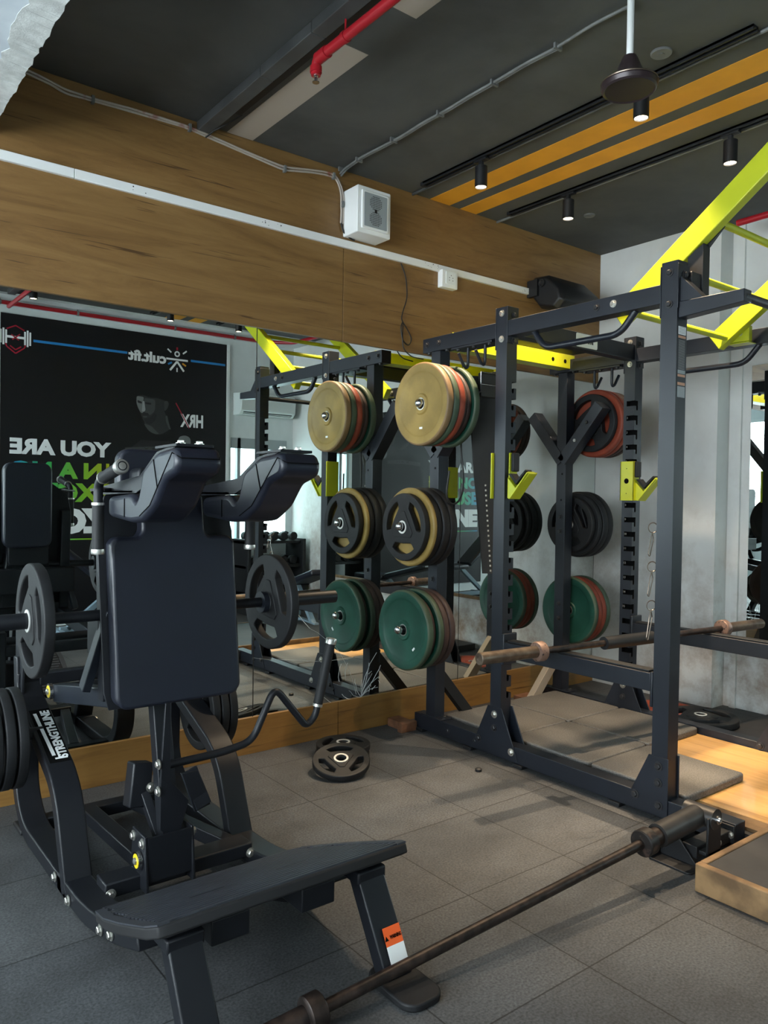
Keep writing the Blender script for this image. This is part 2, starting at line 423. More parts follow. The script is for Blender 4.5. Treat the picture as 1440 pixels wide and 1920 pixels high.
def copy_tree(o, parent=None):
    c = o.copy(); COL.objects.link(c); c.parent = parent
    for ch in [x for x in bpy.data.objects if x.parent == o and x != c]:
        copy_tree(ch, c)
    return c
def text_mesh(name, body, size, mat, parent, loc, xdir, ydir, width=None, bold=0.0, align='LEFT', depth=0.0006, height=None):
    cu = bpy.data.curves.new(name, 'FONT'); cu.body = body; cu.size = size; cu.offset = bold; cu.extrude = depth; cu.align_x = align
    cu.resolution_u = 3
    tmp = bpy.data.objects.new(name, cu); COL.objects.link(tmp)
    dg = bpy.context.evaluated_depsgraph_get(); dg.update()
    me = bpy.data.meshes.new_from_object(tmp.evaluated_get(dg)); bpy.data.objects.remove(tmp)
    me.name = name
    xs = [v.co.x for v in me.vertices]; ys = [v.co.y for v in me.vertices]
    sx = 1 if not width else width / (max(xs) - min(xs))
    sy = 1 if not height else height / (max(ys) - min(ys))
    if height and not width: sx = sy
    x0 = min(xs) if align == 'LEFT' else (min(xs) + max(xs)) / 2
    y0 = min(ys)
    X = Vector(xdir).normalized(); Y = Vector(ydir).normalized(); Z = X.cross(Y)
    off = root_loc(parent)
    for v in me.vertices:
        c = v.co.copy(); v.co = Vector(loc) - off + X * ((c.x - x0) * sx) + Y * ((c.y - y0) * sy) + Z * c.z
    me.materials.clear(); me.materials.append(MATS[mat])
    o = bpy.data.objects.new(name, me); COL.objects.link(o); o.parent = parent
    return o
def rrect(x0, y0, x1, y1, r, n=5):
    pts = []
    for cx, cy, a0 in ((x1 - r, y1 - r, 0), (x0 + r, y1 - r, 90), (x0 + r, y0 + r, 180), (x1 - r, y0 + r, 270)):
        for k in range(n + 1):
            a = math.radians(a0 + 90 * k / n); pts.append((cx + r * math.cos(a), cy + r * math.sin(a)))
    return pts
def XZ(y): return lambda u, v, w: (u, w, v)
fXZ = lambda u, v, w: (u, w, v)
fYZ = lambda u, v, w: (w, u, v)
fXY = lambda u, v, w: (u, v, w)
def round_path(path, r, nb=6):
    P = [Vector(p) for p in path]; Q = [P[0]]
    for i in range(1, len(P) - 1):
        a, b, c = P[i - 1], P[i], P[i + 1]; k = min(r, (a - b).length * .48, (c - b).length * .48)
        s0 = b + (a - b).normalized() * k; s1 = b + (c - b).normalized() * k
        for j in range(nb + 1):
            t = j / nb; Q.append(s0 * (1 - t) ** 2 + b * 2 * t * (1 - t) + s1 * t * t)
    Q.append(P[-1]); return Q
def roundpoly(poly, r, n=4):
    P = [Vector(p) for p in poly]; Q = []
    m = len(P)
    for i in range(m):
        a, b, c = P[i - 1], P[i], P[(i + 1) % m]; k = min(r, (a - b).length * .45, (c - b).length * .45)
        s0 = b + (a - b).normalized() * k; s1 = b + (c - b).normalized() * k
        for j in range(n + 1):
            t = j / n; q = s0 * (1 - t) ** 2 + b * 2 * t * (1 - t) + s1 * t * t; Q.append((q.x, q.y))
    return Q
# one bolt mesh pair, copied wherever the photo shows a bolt
def make_bolt(name, mat):
    b = MB().lathe((0, 0, 0), (-1, 0, 0), [(0, .017), (.003, .017), (.003, .012), (.004, .012)], 18)
    b.lathe((-.003, 0, 0), (-1, 0, 0), [(0, .0115), (.007, .0115), (.009, .009)], 6)
    o = b.build(name, mat); COL.objects.unlink(o); return o
BOLT = {'b': make_bolt('bolt', 'bolt_black'), 's': make_bolt('bolt', 'bolt_silver')}
def bolt(parent, p, n=(-1, 0, 0), kind='b', sc=1.0):
    o = BOLT[kind].copy(); COL.objects.link(o); o.parent = parent
    o.location = Vector(p) - root_loc(parent)
    o.rotation_euler = Vector((-1, 0, 0)).rotation_difference(Vector(n)).to_euler(); o.scale = (sc, sc, sc)
    if kind == 's': o['label'] = 'silver hex bolt'
    return o

# ------------------------------------------------------------------ room
H = 3.17; YM = 3.60; XB = 4.80; XC = 4.95; YO = -1.0; XW = -3.0
struct(bx('floor', (XW - .1, YO - .2, -0.05), (5.2, YM + .2, 0), 'rubber_tiles'))
struct(bx('ceiling', (XW - .1, YO - .2, H), (5.2, YM + .2, H + .08), 'ceiling_paint'))
struct(bx('wall_mirror_side', (XW - .1, YM + .03, 0), (5.2, YM + .15, H), 'wall_white'))
wr = MB().box((XB, 2.65, 0), (XC + .2, YM + .03, H)).box((XC, YO - .15, 0), (XC + .2, 2.65, H))
struct(wr.build('wall_right', 'wall_dirty'))
struct(bx('trim_1', (XC - .02, 2.56, 0), (XC, 2.60, H), 'wall_dirty'))
wo = MB().box((XW, YO - .12, 0), (XC, YO, .78)).box((XW, YO - .12, 2.02), (XC, YO, H))
wo.box((XW, YO - .12, .78), (4.12, YO, 2.02)).box((4.86, YO - .12, .78), (XC, YO, 2.02))
struct(wo.build('wall_opposite', 'wall_white'))
# far left wall with its three daylight windows
wl = MB().box((XW - .12, YO, 0), (XW, YM, .85)).box((XW - .12, YO, 2.75), (XW, YM, H))
for y0, y1 in ((-1.0, -.85), (.42, .58), (1.85, 2.02), (3.3, 3.63)): wl.box((XW - .12, y0, .85), (XW, y1, 2.75))
struct(wl.build('wall_left', 'wall_white'))
for i, (y0, y1) in enumerate(((-.85, .42), (.58, 1.85), (2.02, 3.3))):
    e = bpy.data.objects.new('window_%d' % (i + 1), None); COL.objects.link(e); e.location = (XW, y0, .85); struct(e)
    bx('pane', (XW - .07, y0, .85), (XW - .06, y1, 2.75), 'window_daylight', e)
    fr = MB()
    for a, b in ((y0, y0 + .05), (y1 - .05, y1), ((y0 + y1) / 2 - .025, (y0 + y1) / 2 + .025)): fr.box((XW - .05, a, .85), (XW + .01, b, 2.75))
    fr.box((XW - .05, y0, .85), (XW + .01, y1, .90)).box((XW - .05, y0, 2.70), (XW + .01, y1, 2.75))
    fr.build('window_frame', 'white_paint', e)
e = bpy.data.objects.new('window_4', None); COL.objects.link(e); e.location = (4.1, YO, .78); struct(e)
bx('pane', (4.12, YO - .08, .78), (4.86, YO - .07, 2.02), 'window_side', e)
fr = MB().box((4.12, YO - .06, 1.90), (4.86, YO + .01, 2.02)).box((4.12, YO - .06, .78), (4.86, YO + .01, .84)).box((4.20, YO - .06, .78), (4.24, YO + .01, 2.02)).box((4.50, YO - .06, .78), (4.56, YO + .01, 2.02))
fr.build('window_frame', 'mid_grey', e)
# white plastered soffit over the camera side, torn along its edge
sf = MB().box((-1.2, YO, 2.85), (.655, YM, H))
struct(sf.build('trim_2', 'soffit_white'))
edge = MB(); y = -.95
pts = []
while y < YM:
    pts.append((.655 + random.uniform(.028, .037), y)); y += random.uniform(.02, .05)
poly = [(.645, -.95)] + pts + [(.645, YM)]
inner = [(.60 + random.uniform(-.02, .02), p[1]) for p in pts]
strip = pts + inner[::-1]
for k in range(len(pts) - 1):
    a, b, c, d = pts[k], pts[k + 1], inner[k + 1], inner[k]
    za = 2.845 - random.uniform(0, .008)
    edge.add([(a[0], a[1], za), (b[0], b[1], za), (c[0], c[1], 2.8485), (d[0], d[1], 2.8485), (a[0], a[1], 2.95), (b[0], b[1], 2.95), (c[0], c[1], 2.95), (d[0], d[1], 2.95)],
             [(0, 1, 2, 3), (4, 7, 6, 5), (0, 4, 5, 1), (1, 5, 6, 2), (2, 6, 7, 3), (3, 7, 4, 0)])
struct(edge.build('trim_3', 'plaster_raw', smooth=10))
struct(bx('trim_4', (.655, YO, 3.150), (XC, -.52, H), 'wall_white'))   # pale ceiling band over the poster
# painted stripes on the ceiling
struct(bx('trim_5', (3.115, -.52, H - .0015), (3.275, 3.59, H), 'orange_stripe'))
struct(bx('trim_6', (3.365, -.52, H - .0015), (3.505, 3.59, H), 'orange_stripe'))
struct(bx('trim_7', (1.762, 2.596, H - .0015), (1.906, 3.59, H), 'beige'))
struct(bx('trim_8', (1.745, .9, H - .0015), (1.902, 2.288, H), 'beige'))

# ------------------------------------------------------------------ wood cladding, mirrors, skirting
def board(name, x0, x1, z0, z1, label, cat, m, group):
    o = bx(name, (x0, 3.588, z0), (x1, YM + .03, z1), m, bevel=.0012)
    return tag(o, label, cat, group)
board('wood_cladding', -.6, 2.480, 2.222, 2.742, 'long wood laminate panel above the mirror, left of the panel joint', 'wall panel', 'wood_panel', 'wood laminate wall panels')
board('wood_cladding', 2.484, 4.8, 2.222, 2.742, 'lower wood laminate panel right of the joint, under the power socket', 'wall panel', 'wood_panel', 'wood laminate wall panels')
board('wood_cladding', -.6, 4.8, 2.782, 3.17, 'upper wood laminate panel touching the ceiling behind the white speaker', 'wall panel', 'wood_panel', 'wood laminate wall panels')
board('skirting_board', -.6, 2.486, 0, .19, 'wood skirting board under the left mirrors, behind the squat machine', 'skirting board', 'wood_skirting', 'wood skirting boards')
board('skirting_board', 2.489, 4.8, 0, .19, 'wood skirting board under the right mirror, behind the power rack', 'skirting board', 'wood_skirting', 'wood skirting boards')
tr = thing('cable_trunking', 'white plastic cable trunking strip running along the wood wall', 'cable trunking', (-.6, 3.58, 2.74))
for x0, x1 in ((-.6, 1.022), (1.024, 4.13)): bx('trunking_cover', (x0, 3.572, 2.741), (x1, 3.60, 2.783), 'white_plastic', tr, .002)
sp = MB()
for cx in (1.29, 2.02, 3.12, 3.98):
    for k in range(9 if cx > 1.5 else 3):
        px = cx + random.uniform(-.06, .06); pz = random.uniform(2.749, 2.776)
        sp.lathe((px, 3.5721, pz), (0, -1, 0), [(0, random.uniform(.0015, .0045)), (.0004, .001)], 8)
sp.build('paint_fleck', 'seam_dark', tr)
def mirror(x0, x1, label):
    t = thing('wall_mirror', label, 'mirror', (x0, YM, .19), 'mirror panels on the long wall')
    bx('mirror_glass', (x0 + .0015, YM, .185), (x1 - .0015, YM + .006, 2.23), 'mirror_glass', t)
    bx('edge', (x1 - .0022, YM - .001, .185), (x1 + .0022, YM + .004, 2.23), 'seam_dark', t)
    return t
mirror(-.6, .48, 'mirror panel at the far left end of the wood-clad wall')
mirror(.48, 1.951, 'mirror panel reflecting the black poster, behind the squat machine')
mcr = mirror(1.951, 3.422, 'cracked mirror panel behind the left plate stacks of the rack')
mirror(3.422, 4.8, 'mirror panel in the corner behind the middle of the rack')
# cracks radiating from an impact low in the panel
ck = MB(); c0 = Vector((2.655, 3.5988, .19))
def crack(p, q, w=.0016, n=9, wob=.02, z=None):
    p = Vector(p); q = Vector(q); prev = p
    for k in range(1, n + 1):
        t = k / n; r = p.lerp(q, t)
        if k < n: r += Vector((random.uniform(-wob, wob), 0, random.uniform(-wob, wob)))
        ck.beam(prev, r, w * (1.2 - .7 * t), .0006, (0, 1, 0)); prev = r
def arc(p, q, w, sag, n=7):
    p = Vector(p); q = Vector(q); prev = p; nn = Vector((-(q - p).z, 0, (q - p).x))
    for k in range(1, n + 1):
        t = k / n; r_ = p.lerp(q, t) + nn * (sag * 4 * t * (1 - t)) + Vector((random.uniform(-.003, .003), 0, random.uniform(-.003, .003)))
        if k == n: r_ = q
        ck.beam(prev, r_, w * (1.1 - .6 * t), .0006, (0, 1, 0)); prev = r_
for a, L, w, sg in ((18, .13, .0022, .1), (38, .17, .003, .06), (50, .22, .0035, -.05), (58, .15, .002, .05), (66, .27, .003, .08), (74, .20, .0035, -.04), (88, .10, .002, 0), (112, .12, .0018, .1), (150, .10, .002, .1), (165, .14, .005, .15), (172, .26, .0035, .18)):
    arc(c0, c0 + Vector((math.cos(math.radians(a)) * L, 0, math.sin(math.radians(a)) * L)), w, sg)
for k in range(7):
    a = math.radians(random.uniform(20, 85)); r0 = random.uniform(.03, .16); p_ = c0 + Vector((math.cos(a) * r0, 0, math.sin(a) * r0))
    crack(p_, p_ + Vector((random.uniform(-.03, .04), 0, random.uniform(-.01, .03))), .003, 2, .004)
arc((2.62, 3.5988, .21), (2.30, 3.5988, .62), .0013, -.12, 10)
arc((2.30, 3.5988, .62), (2.04, 3.5988, 1.31), .0013, .12, 14)
arc((2.56, 3.5988, .42), (1.95, 3.5988, .50), .0011, .02, 8)
for x_ in (2.50, 2.545): arc((x_, 3.5988, .30), (x_ + .012, 3.5988, .40), .0028, .1, 4)
ck.build('crack', 'crack_white', mcr)
# mirror on the right-hand wall
t = thing('wall_mirror', 'mirror on the white right-hand wall beside the pillar, reflecting the window', 'mirror', (XC, -.15, .475))
bx('mirror_glass', (XC - .008, -.15, .475), (XC, 2.50, 2.235), 'mirror_glass', t)
tag(bx('wooden_ledge', (XC - .03, -.15, .445), (XC, 2.50, .472), 'trim_wood'), 'thin wooden ledge under the mirror on the right-hand wall', 'ledge')

# ------------------------------------------------------------------ ceiling fittings
def spot(x, y, label, group, power, aim=(0, 0, -1)):
    t = thing('track_spotlight', label, 'spotlight', (x, y, 3.0), group)
    b = MB().lathe((x, y, 3.002), (0, 0, 1), [(0, .029), (.002, .033), (.108, .033), (.112, .026)], 28, cap=False)
    b.lathe((x, y, 3.114), (0, 0, -1), [(0, .026), (.001, .001)], 28)
    b.lathe((x, y, 3.002), (0, 0, 1), [(0, .029), (.012, .028)], 28, cap=False)
    b.build('lamp_body', 'steel_dark', t)
    MB().box((x - .010, y - .010, 3.11), (x + .010, y + .010, 3.145)).box((x - .016, y - .045, 3.138), (x + .016, y + .045, 3.150)).build('track_adapter', 'steel_dark', t, .002)
    MB().lathe((x, y, 3.008), (0, 0, 1), [(0, .0285), (.003, .0285)], 28).build('lens', 'lens_glow', t)
    ld = bpy.data.lights.new('spot_lamp', 'SPOT'); ld.energy = power; ld.color = SPOT_COL; ld.spot_size = math.radians(80); ld.spot_blend = 1.0; ld.shadow_soft_size = 0.02
    lo = bpy.data.objects.new('spot_lamp', ld); COL.objects.link(lo); lo.parent = t; lo.location = (0, 0, -.004)
    lo.rotation_euler = Vector((0, 0, -1)).rotation_difference(Vector(aim)).to_euler()
G = 'black track spotlights'
T1, T2 = 2.93, 3.65
spot(T1, 2.965, 'lit black cylinder spotlight on the nearer track, close to the wood wall', G, SPOT_W)
spot(T1, 1.995, 'lit black cylinder spotlight behind the ceiling fan hub', G, SPOT_W * .62)
spot(T2, 2.965, 'lit black cylinder spotlight on the farther track, close to the round ceiling plate', G, SPOT_W)
spot(T2, 1.98, 'lit black cylinder spotlight above the yellow climbing ladder', G, SPOT_W)
spot(T1, .08, 'lit black spotlight near the poster wall on the nearer track, seen in the mirror', G, SPOT_BACK_W)
spot(T2, .08, 'lit black spotlight near the poster wall on the farther track, seen in the mirror', G, SPOT_BACK_W)
spot(1.70, .10, 'lit black spotlight beside the red pipe, seen at the mirror edge', G, SPOT_BACK_W)
def track(x, y0, y1, label):
    t = thing('lighting_track', label, 'lighting track', (x, y0, 3.15), 'ceiling lighting tracks')
    MB().box((x - .018, y0, 3.15), (x - .012, y1, H)).box((x + .012, y0, 3.15), (x + .018, y1, H)).box((x - .018, y0, 3.160), (x + .018, y1, H)).build('rail', 'steel_dark', t)
    bx('end_cap', (x - .019, y1, 3.149), (x + .019, y1 + .02, H), 'steel_dark', t, .002)
    MB().tube([(x + .045, y0, 3.161), (x + .045, y1 + .03, 3.161), (x + .045, 3.585, 3.161)], .008, 8).build('conduit', 'conduit_grey', t)
track(T1, 1.50, 3.42, 'black spotlight track on the near side of the orange stripes')
track(T1, -.4, .9, 'black spotlight track near the poster wall, in line with the orange stripes')
track(T2, -.4, 3.42, 'long black spotlight track on the far side of the orange stripes')
t = thing('lighting_track', 'black track beside the grey cable tray at the left of the ceiling', 'lighting track', (1.70, -.4, 3.15), 'ceiling lighting tracks')
bx('rail', (1.682, -.4, 3.145), (1.716, 3.35, H), 'steel_dark', t, .002)
t = thing('cable_tray', 'dark grey boxed cable tray on the left part of the ceiling', 'cable tray', (1.6, 0, 3.12))
for y0, y1 in ((-.4, .8), (.803, 1.7), (1.703, 2.55), (2.553, 2.95), (2.953, 3.588)): bx('tray_section', (1.60, y0, 3.125), (1.665, y1, H), 'tray_grey', t, .003)
tag(MB().tube([(1.72, 3.35, 3.15), (1.70, 3.45, 3.14), (1.66, 3.52, 3.12), (1.64, 3.57, 3.10)], .004, 8).build('wire', 'cable_black'), 'short thin wire where the cable tray meets the wood wall', 'wire')
def plate_c(x, y, r, lab): tag(MB().lathe((x, y, H), (0, 0, -1), [(0, r), (.006, r), (.009, r * .93), (.009, r * .3), (.011, r * .3)], 36).build('ceiling_plate', 'conduit_grey'), lab, 'ceiling plate', 'round grey ceiling plates')
plate_c(2.814, 1.828, .042, 'round grey plate on the ceiling beside the fan hub'); plate_c(4.065, 3.133, .035, 'small round grey plate on the ceiling near the back corner')
# bladeless fan hub
FX, FY = 2.436, 1.711
t = thing('ceiling_fan', 'dark brown ceiling fan hub without blades on a white rod', 'ceiling fan', (FX, FY, 2.84))
MB().cyl((FX, FY, 2.97), (FX, FY, H), .0125, 20).build('down_rod', 'white_plastic', t)['label'] = 'white rod'
MB().lathe((FX, FY, 2.842), (0, 0, 1), [(.006, .030), (.004, .086), (0, .091), (.006, .097), (.020, .101), (.028, .099), (.036, .086), (.044, .066), (.060, .052), (.085, .041), (.110, .031), (.124, .024), (.130, .013)], 48, cap=True).build('motor_housing', 'fan_brown', t, smooth=28)
MB().lathe((FX, FY, 2.874), (0, 0, 1), [(-.008, .1015), (-.005, .1025), (-.002, .1005)], 48, cap=False).build('trim_ring', 'bronze', t)
# wires on the ceiling and wood wall
wy = [(2.44, 1.72, 3.155)]
for k in range(1, 12): wy.append((2.44 + random.uniform(-.008, .008), 1.72 + k * .165, 3.158 + random.uniform(-.004, .004)))
t = thing('ceiling_wire', 'grey wire clipped across the ceiling from the fan to the wood wall', 'wire', (2.44, 1.7, 3.15))
MB().tube(wy + [(2.445, 3.58, 3.14)], .006, 8, .05).build('wire', 'conduit_grey', t)
MB().tube([(p[0] + .012, p[1], p[2]) for p in wy[2:]] + [(2.452, 3.58, 3.13)], .005, 8, .05).build('wire', 'conduit_grey', t)
for yy in (2.05, 2.4, 2.75, 3.1, 3.4, 3.56): bx('clip', (2.425, yy, 3.148), (2.468, yy + .01, H), 'conduit_grey', t)
t = thing('wall_wire', 'pale twisted wires clipped along the top of the wood panel', 'wire', (.8, 3.58, 3.1))
pth = [(.60, 3.582, 3.155), (.83, 3.58, 3.133), (.93, 3.58, 3.12), (.98, 3.58, 3.104), (1.10, 3.58, 3.105), (1.28, 3.58, 3.115), (1.54, 3.58, 3.120), (1.70, 3.58, 3.105), (1.9, 3.58, 3.082), (2.09, 3.58, 3.065), (2.25, 3.58, 3.10), (2.354, 3.58, 3.114), (2.42, 3.58, 3.11)]
for dz, k in ((0, 0), (.012, 1)):
    MB().tube([(p[0], p[1] - .002 * k, p[2] + dz + random.uniform(-.003, .003)) for p in pth] + [(2.452 + .015 * k, 3.58, 3.05), (2.458 + .015 * k, 3.58, 2.95), (2.455 + .015 * k, 3.58, 2.87)], .0055, 8, .04).build('wire', 'cable_white', t)
for x, z in ((1.1, 3.105), (1.56, 3.12), (2.09, 3.065), (2.40, 3.11), (2.46, 2.97)): bx('clip', (x - .006, 3.566, z - .012), (x + .006, 3.588, z + .022), 'conduit_grey', t)
MB().tube([(2.457, 3.58, 2.87), (2.47, 3.575, 2.82), (2.52, 3.57, 2.795), (2.54, 3.565, 2.79)], .0045, 8, .02).build('wire', 'cable_black', t)
tag(MB().tube([(2.888, 3.58, 2.735), (2.925, 3.575, 2.66), (2.934, 3.57, 2.536), (2.90, 3.57, 2.45), (2.888, 3.57, 2.402), (2.93, 3.57, 2.36), (2.975, 3.57, 2.30), (2.95, 3.57, 2.25), (2.90, 3.57, 2.28), (2.885, 3.57, 2.36), (2.905, 3.57, 2.40), (2.90, 3.57, 2.30), (2.905, 3.568, 2.23), (2.96, 3.56, 2.19), (3.05, 3.55, 2.185)], .0035, 8, .05).build('loose_wire', 'cable_black'), 'loose black wire with a loop hanging down the wood panel', 'wire')
# red sprinkler pipes
t = thing('sprinkler_pipe', 'red sprinkler pipe on the ceiling ending in a small sprinkler head', 'pipe', (1.66, 0, 3.05))
PX = 1.655
MB().tube([(PX, -.6, 3.06), (PX, 2.60, 3.06), (PX, 2.60, 3.00)], .019, 18, .03).build('pipe', 'red_paint', t)
MB().cyl((PX, 2.52, 3.06), (PX, 2.585, 3.06), .0235, 18).cyl((PX, 2.60, 3.012), (PX, 2.60, 3.035), .0235, 18).build('pipe_fitting', 'red_paint', t)
MB().lathe((PX, 2.60, 3.012), (0, 0, -1), [(0, .011), (.015, .011), (.017, .006), (.035, .006), (.036, .014), (.039, .014)], 14).build('sprinkler_head', 'chrome', t)
MB().cyl((PX, 2.40, 3.06), (PX, 2.40, H), .004, 8).lathe((PX, 2.39, 3.06), (0, 1, 0), [(0, .022), (.02, .022)], 18).build('hanger', 'red_paint', t)
t = thing('sprinkler_pipe', 'red sprinkler pipe running over the poster and turning along the right side of the ceiling', 'pipe', (2, -.7, 3.03))
MB().tube([(.72, -.70, 3.115), (4.40, -.70, 3.115), (4.62, -.45, 3.10), (4.62, 2.45, 3.06)], .02, 16, .04).build('pipe', 'red_paint', t)
for x in (1.6, 2.3, 3.3, 4.0): MB().cyl((x, -.70, 3.115), (x, -.70, 3.165), .004, 8).cyl((x - .01, -.70, 3.115), (x + .01, -.70, 3.115), .024, 14).build('hanger', 'conduit_grey', t)

# ------------------------------------------------------------------ wall-mounted items
t = thing('wall_speaker', 'square white wall speaker with perforated grille on the wood wall', 'speaker', (2.49, 3.45, 2.80))
poly = rrect(2.475, 2.80, 2.705, 3.055, .008)
MB().prism(poly, fXZ, 3.452, 3.588).build('cabinet', 'white_plastic', t, .004)
MB().prism(rrect(2.500, 2.823, 2.682, 3.032, .006), fXZ, 3.440, 3.4525).build('bezel', 'white_plastic', t, .003)
MB().prism(rrect(2.513, 2.836, 2.669, 3.019, .004), fXZ, 3.4385, 3.4405).build('grille', 'mid_grey', t)
g = MB()
for i in range(-7, 8):
    for j in range(-9, 10):
        x = i * .0095; z = j * .0095
        if math.hypot(x, z - .042) < .042 or math.hypot(x, z + .042) < .042:
            g.lathe((2.591 + x, 3.4384, 2.9275 + z), (0, -1, 0), [(0, .0032), (.0004, .0032)], 6)
g.box((2.583, 3.436, 2.918), (2.599, 3.4383, 2.936))
g.build('grille_hole', 'seam_dark', t)['kind'] = 'stuff'
t = thing('power_socket', 'white power socket box under the white trunking', 'socket', (3.19, 3.55, 2.64))
MB().prism(rrect(3.187, 2.645, 3.315, 2.752, .006), fXZ, 3.545, 3.588).build('socket_box', 'white_plastic', t, .003)
MB().prism(rrect(3.215, 2.668, 3.300, 2.742, .004), fXZ, 3.541, 3.5455).build('face_plate', 'white_paint', t, .001)
g = MB()
for x, z in ((3.257, 2.722), (3.243, 2.708), (3.271, 2.708), (3.243, 2.692), (3.271, 2.692)): g.lathe((x, 3.5411, z), (0, -1, 0), [(0, .0032), (.0003, .0032)], 8)
g.build('pin_hole', 'seam_dark', t)
t = thing('black_speaker', 'black wedge-shaped loudspeaker tilted down from the wood wall', 'speaker', (4.0, 3.4, 2.62))
w = MB()
prof = [(3.57, 2.86), (3.44, 2.85), (3.32, 2.74), (3.30, 2.66), (3.36, 2.61), (3.50, 2.64), (3.57, 2.72)]
n = len(prof); vs = []
for x, k in ((4.02, .82), (4.05, 1), (4.42, 1), (4.47, .80)):
    for yv, zv in prof: vs.append((x, 3.45 + (yv - 3.45) * k, 2.74 + (zv - 2.74) * k))
fs = [tuple(range(n)), tuple(range(3 * n, 4 * n))[::-1]]
for i in range(3):
    for j in range(n): fs.append((i * n + j, i * n + (j + 1) % n, (i + 1) * n + (j + 1) % n, (i + 1) * n + j))
w.add(vs, fs).build('cabinet', 'steel_dark', t, .008, 3)
bx('wall_bracket', (4.0, 3.50, 2.72), (4.03, 3.588, 2.83), 'steel_dark', t)
MB().lathe((4.018, 3.47, 2.80), (-1, 0, 0), [(0, .026), (.012, .026), (.012, .018), (.008, .014)], 22).build('bracket_knob', 'steel_dark', t)

# ------------------------------------------------------------------ poster on the opposite wall (seen in the mirrors)
PY = YO + .012
t = thing('poster', 'large black gym poster with white and green lettering on the opposite wall', 'poster', (2.8, YO, .1))
bx('poster_sheet', (1.664, YO, .12), (4.05, PY, 3.08), 'poster_black', t)
bx('edge_strip', (4.05, YO, .12), (4.085, PY + .01, 3.08), 'white_paint', t); bx('edge_strip', (1.655, YO, .12), (1.664, PY + .004, 3.08), 'white_paint', t)
XD, YD = (-1, 0, 0), (0, 0, 1)
text_mesh('lettering', 'YOU ARE', .2, 'letter_white', t, (2.735, PY, 1.722), XD, YD, width=.985, height=.16, bold=.010)
text_mesh('lettering', 'N A NO', .2, 'letter_gradient', t, (2.635, PY, 1.490), XD, YD, width=.885, height=.17, bold=.010)
bx('lettering', (2.682, PY, 1.490), (2.714, PY + .0012, 1.660), 'letter_gradient', t)
text_mesh('lettering', 'EXCUSE', .2, 'letter_gradient', t, (2.715, PY, 1.255), XD, YD, width=.965, height=.195, bold=.010)
text_mesh('lettering', 'ZONE', .2, 'letter_white', t, (2.735, PY, .930), XD, YD, width=.985, height=.265, bold=.014)
bx('underline', (1.75, PY, .868), (2.73, PY + .001, .882), 'letter_gradient', t)
bx('blue_line', (1.962, PY, 2.832), (2.896, PY + .001, 2.856), 'poster_blue', t); bx('blue_line', (3.611, PY, 2.832), (4.03, PY + .001, 2.856), 'poster_blue', t)
text_mesh('lettering', 'cult.fit', .15, 'letter_white', t, (3.325, PY, 2.772), XD, YD, width=.42, bold=.006)
lg = MB()
def ray2(cx, cz, a, r0, r1, w, mb):
    d = Vector((-math.cos(math.radians(a)), 0, math.sin(math.radians(a)))); mb.beam(Vector((cx, PY + .0008, cz)) + d * r0, Vector((cx, PY + .0008, cz)) + d * r1, w, .0012, (0, 1, 0))
CX, CZ = 3.45, 2.837
lg.lathe((CX, PY + .0002, CZ + .062), (0, 1, 0), [(0, .032), (.001, .032), (.001, .017), (0, .017), (0, .032)], 26, cap=False)
ray2(CX, CZ, 0, -.125, .125, .020, lg); ray2(CX, CZ + .02, 38, .085, .14, .016, lg); ray2(CX, CZ + .02, 142, .085, .14, .016, lg)
ray2(CX, CZ - .02, -52, .0, .13, .022, lg); ray2(CX, CZ - .02, -128, .0, .13, .022, lg); ray2(CX, CZ, -90, .09, .135, .014, lg)
lg.build('logo', 'letter_white', t)
for m_, a, z_ in (('poster_red', 90, 0), ('poster_blue', -30, 0), ('orange_stripe', -150, 0)):
    q = MB(); ray2(CX, CZ, a, .105 if a == 90 else .07, .135 if a == 90 else .12, .018, q); q.build('logo', m_, t)
# crest with dumbbell
cr = MB()
for s in (-1, 1):
    for k, (w_, h_) in enumerate(((.016, .13), (.016, .16), (.016, .13))): cr.box((1.80 + s * (.085 + k * .024) - w_ / 2, PY, 2.855 - h_ / 2), (1.80 + s * (.085 + k * .024) + w_ / 2, PY + .001, 2.855 + h_ / 2))
cr.box((1.66 + .06, PY, 2.845), (1.88, PY + .001, 2.868)); cr.build('logo', 'letter_white', t)
q = MB()
for pts_ in ([(1.80, 2.70), (1.88, 2.76), (1.89, 2.79)], [(1.80, 2.70), (1.72, 2.76), (1.71, 2.79)], [(1.80, 2.735), (1.85, 2.77)], [(1.80, 2.735), (1.75, 2.77)], [(1.72, 2.93), (1.80, 2.97), (1.88, 2.93)], [(1.77, 2.83), (1.84, 2.89)], [(1.76, 2.88), (1.83, 2.83)]):
    for a, b in zip(pts_, pts_[1:]): q.beam((a[0], PY + .0015, a[1]), (b[0], PY + .0015, b[1]), .012, .001, (0, 1, 0))
q.build('logo', 'poster_red', t)
text_mesh('lettering', 'HRX', .15, 'letter_white', t, (3.765, PY, 2.10), XD, YD, width=.27, height=.145, bold=.006)
q = MB(); q.beam((3.60, PY + .001, 2.09), (3.44, PY + .001, 2.36), .012, .001, (0, 1, 0)); q.build('logo', 'poster_red', t)
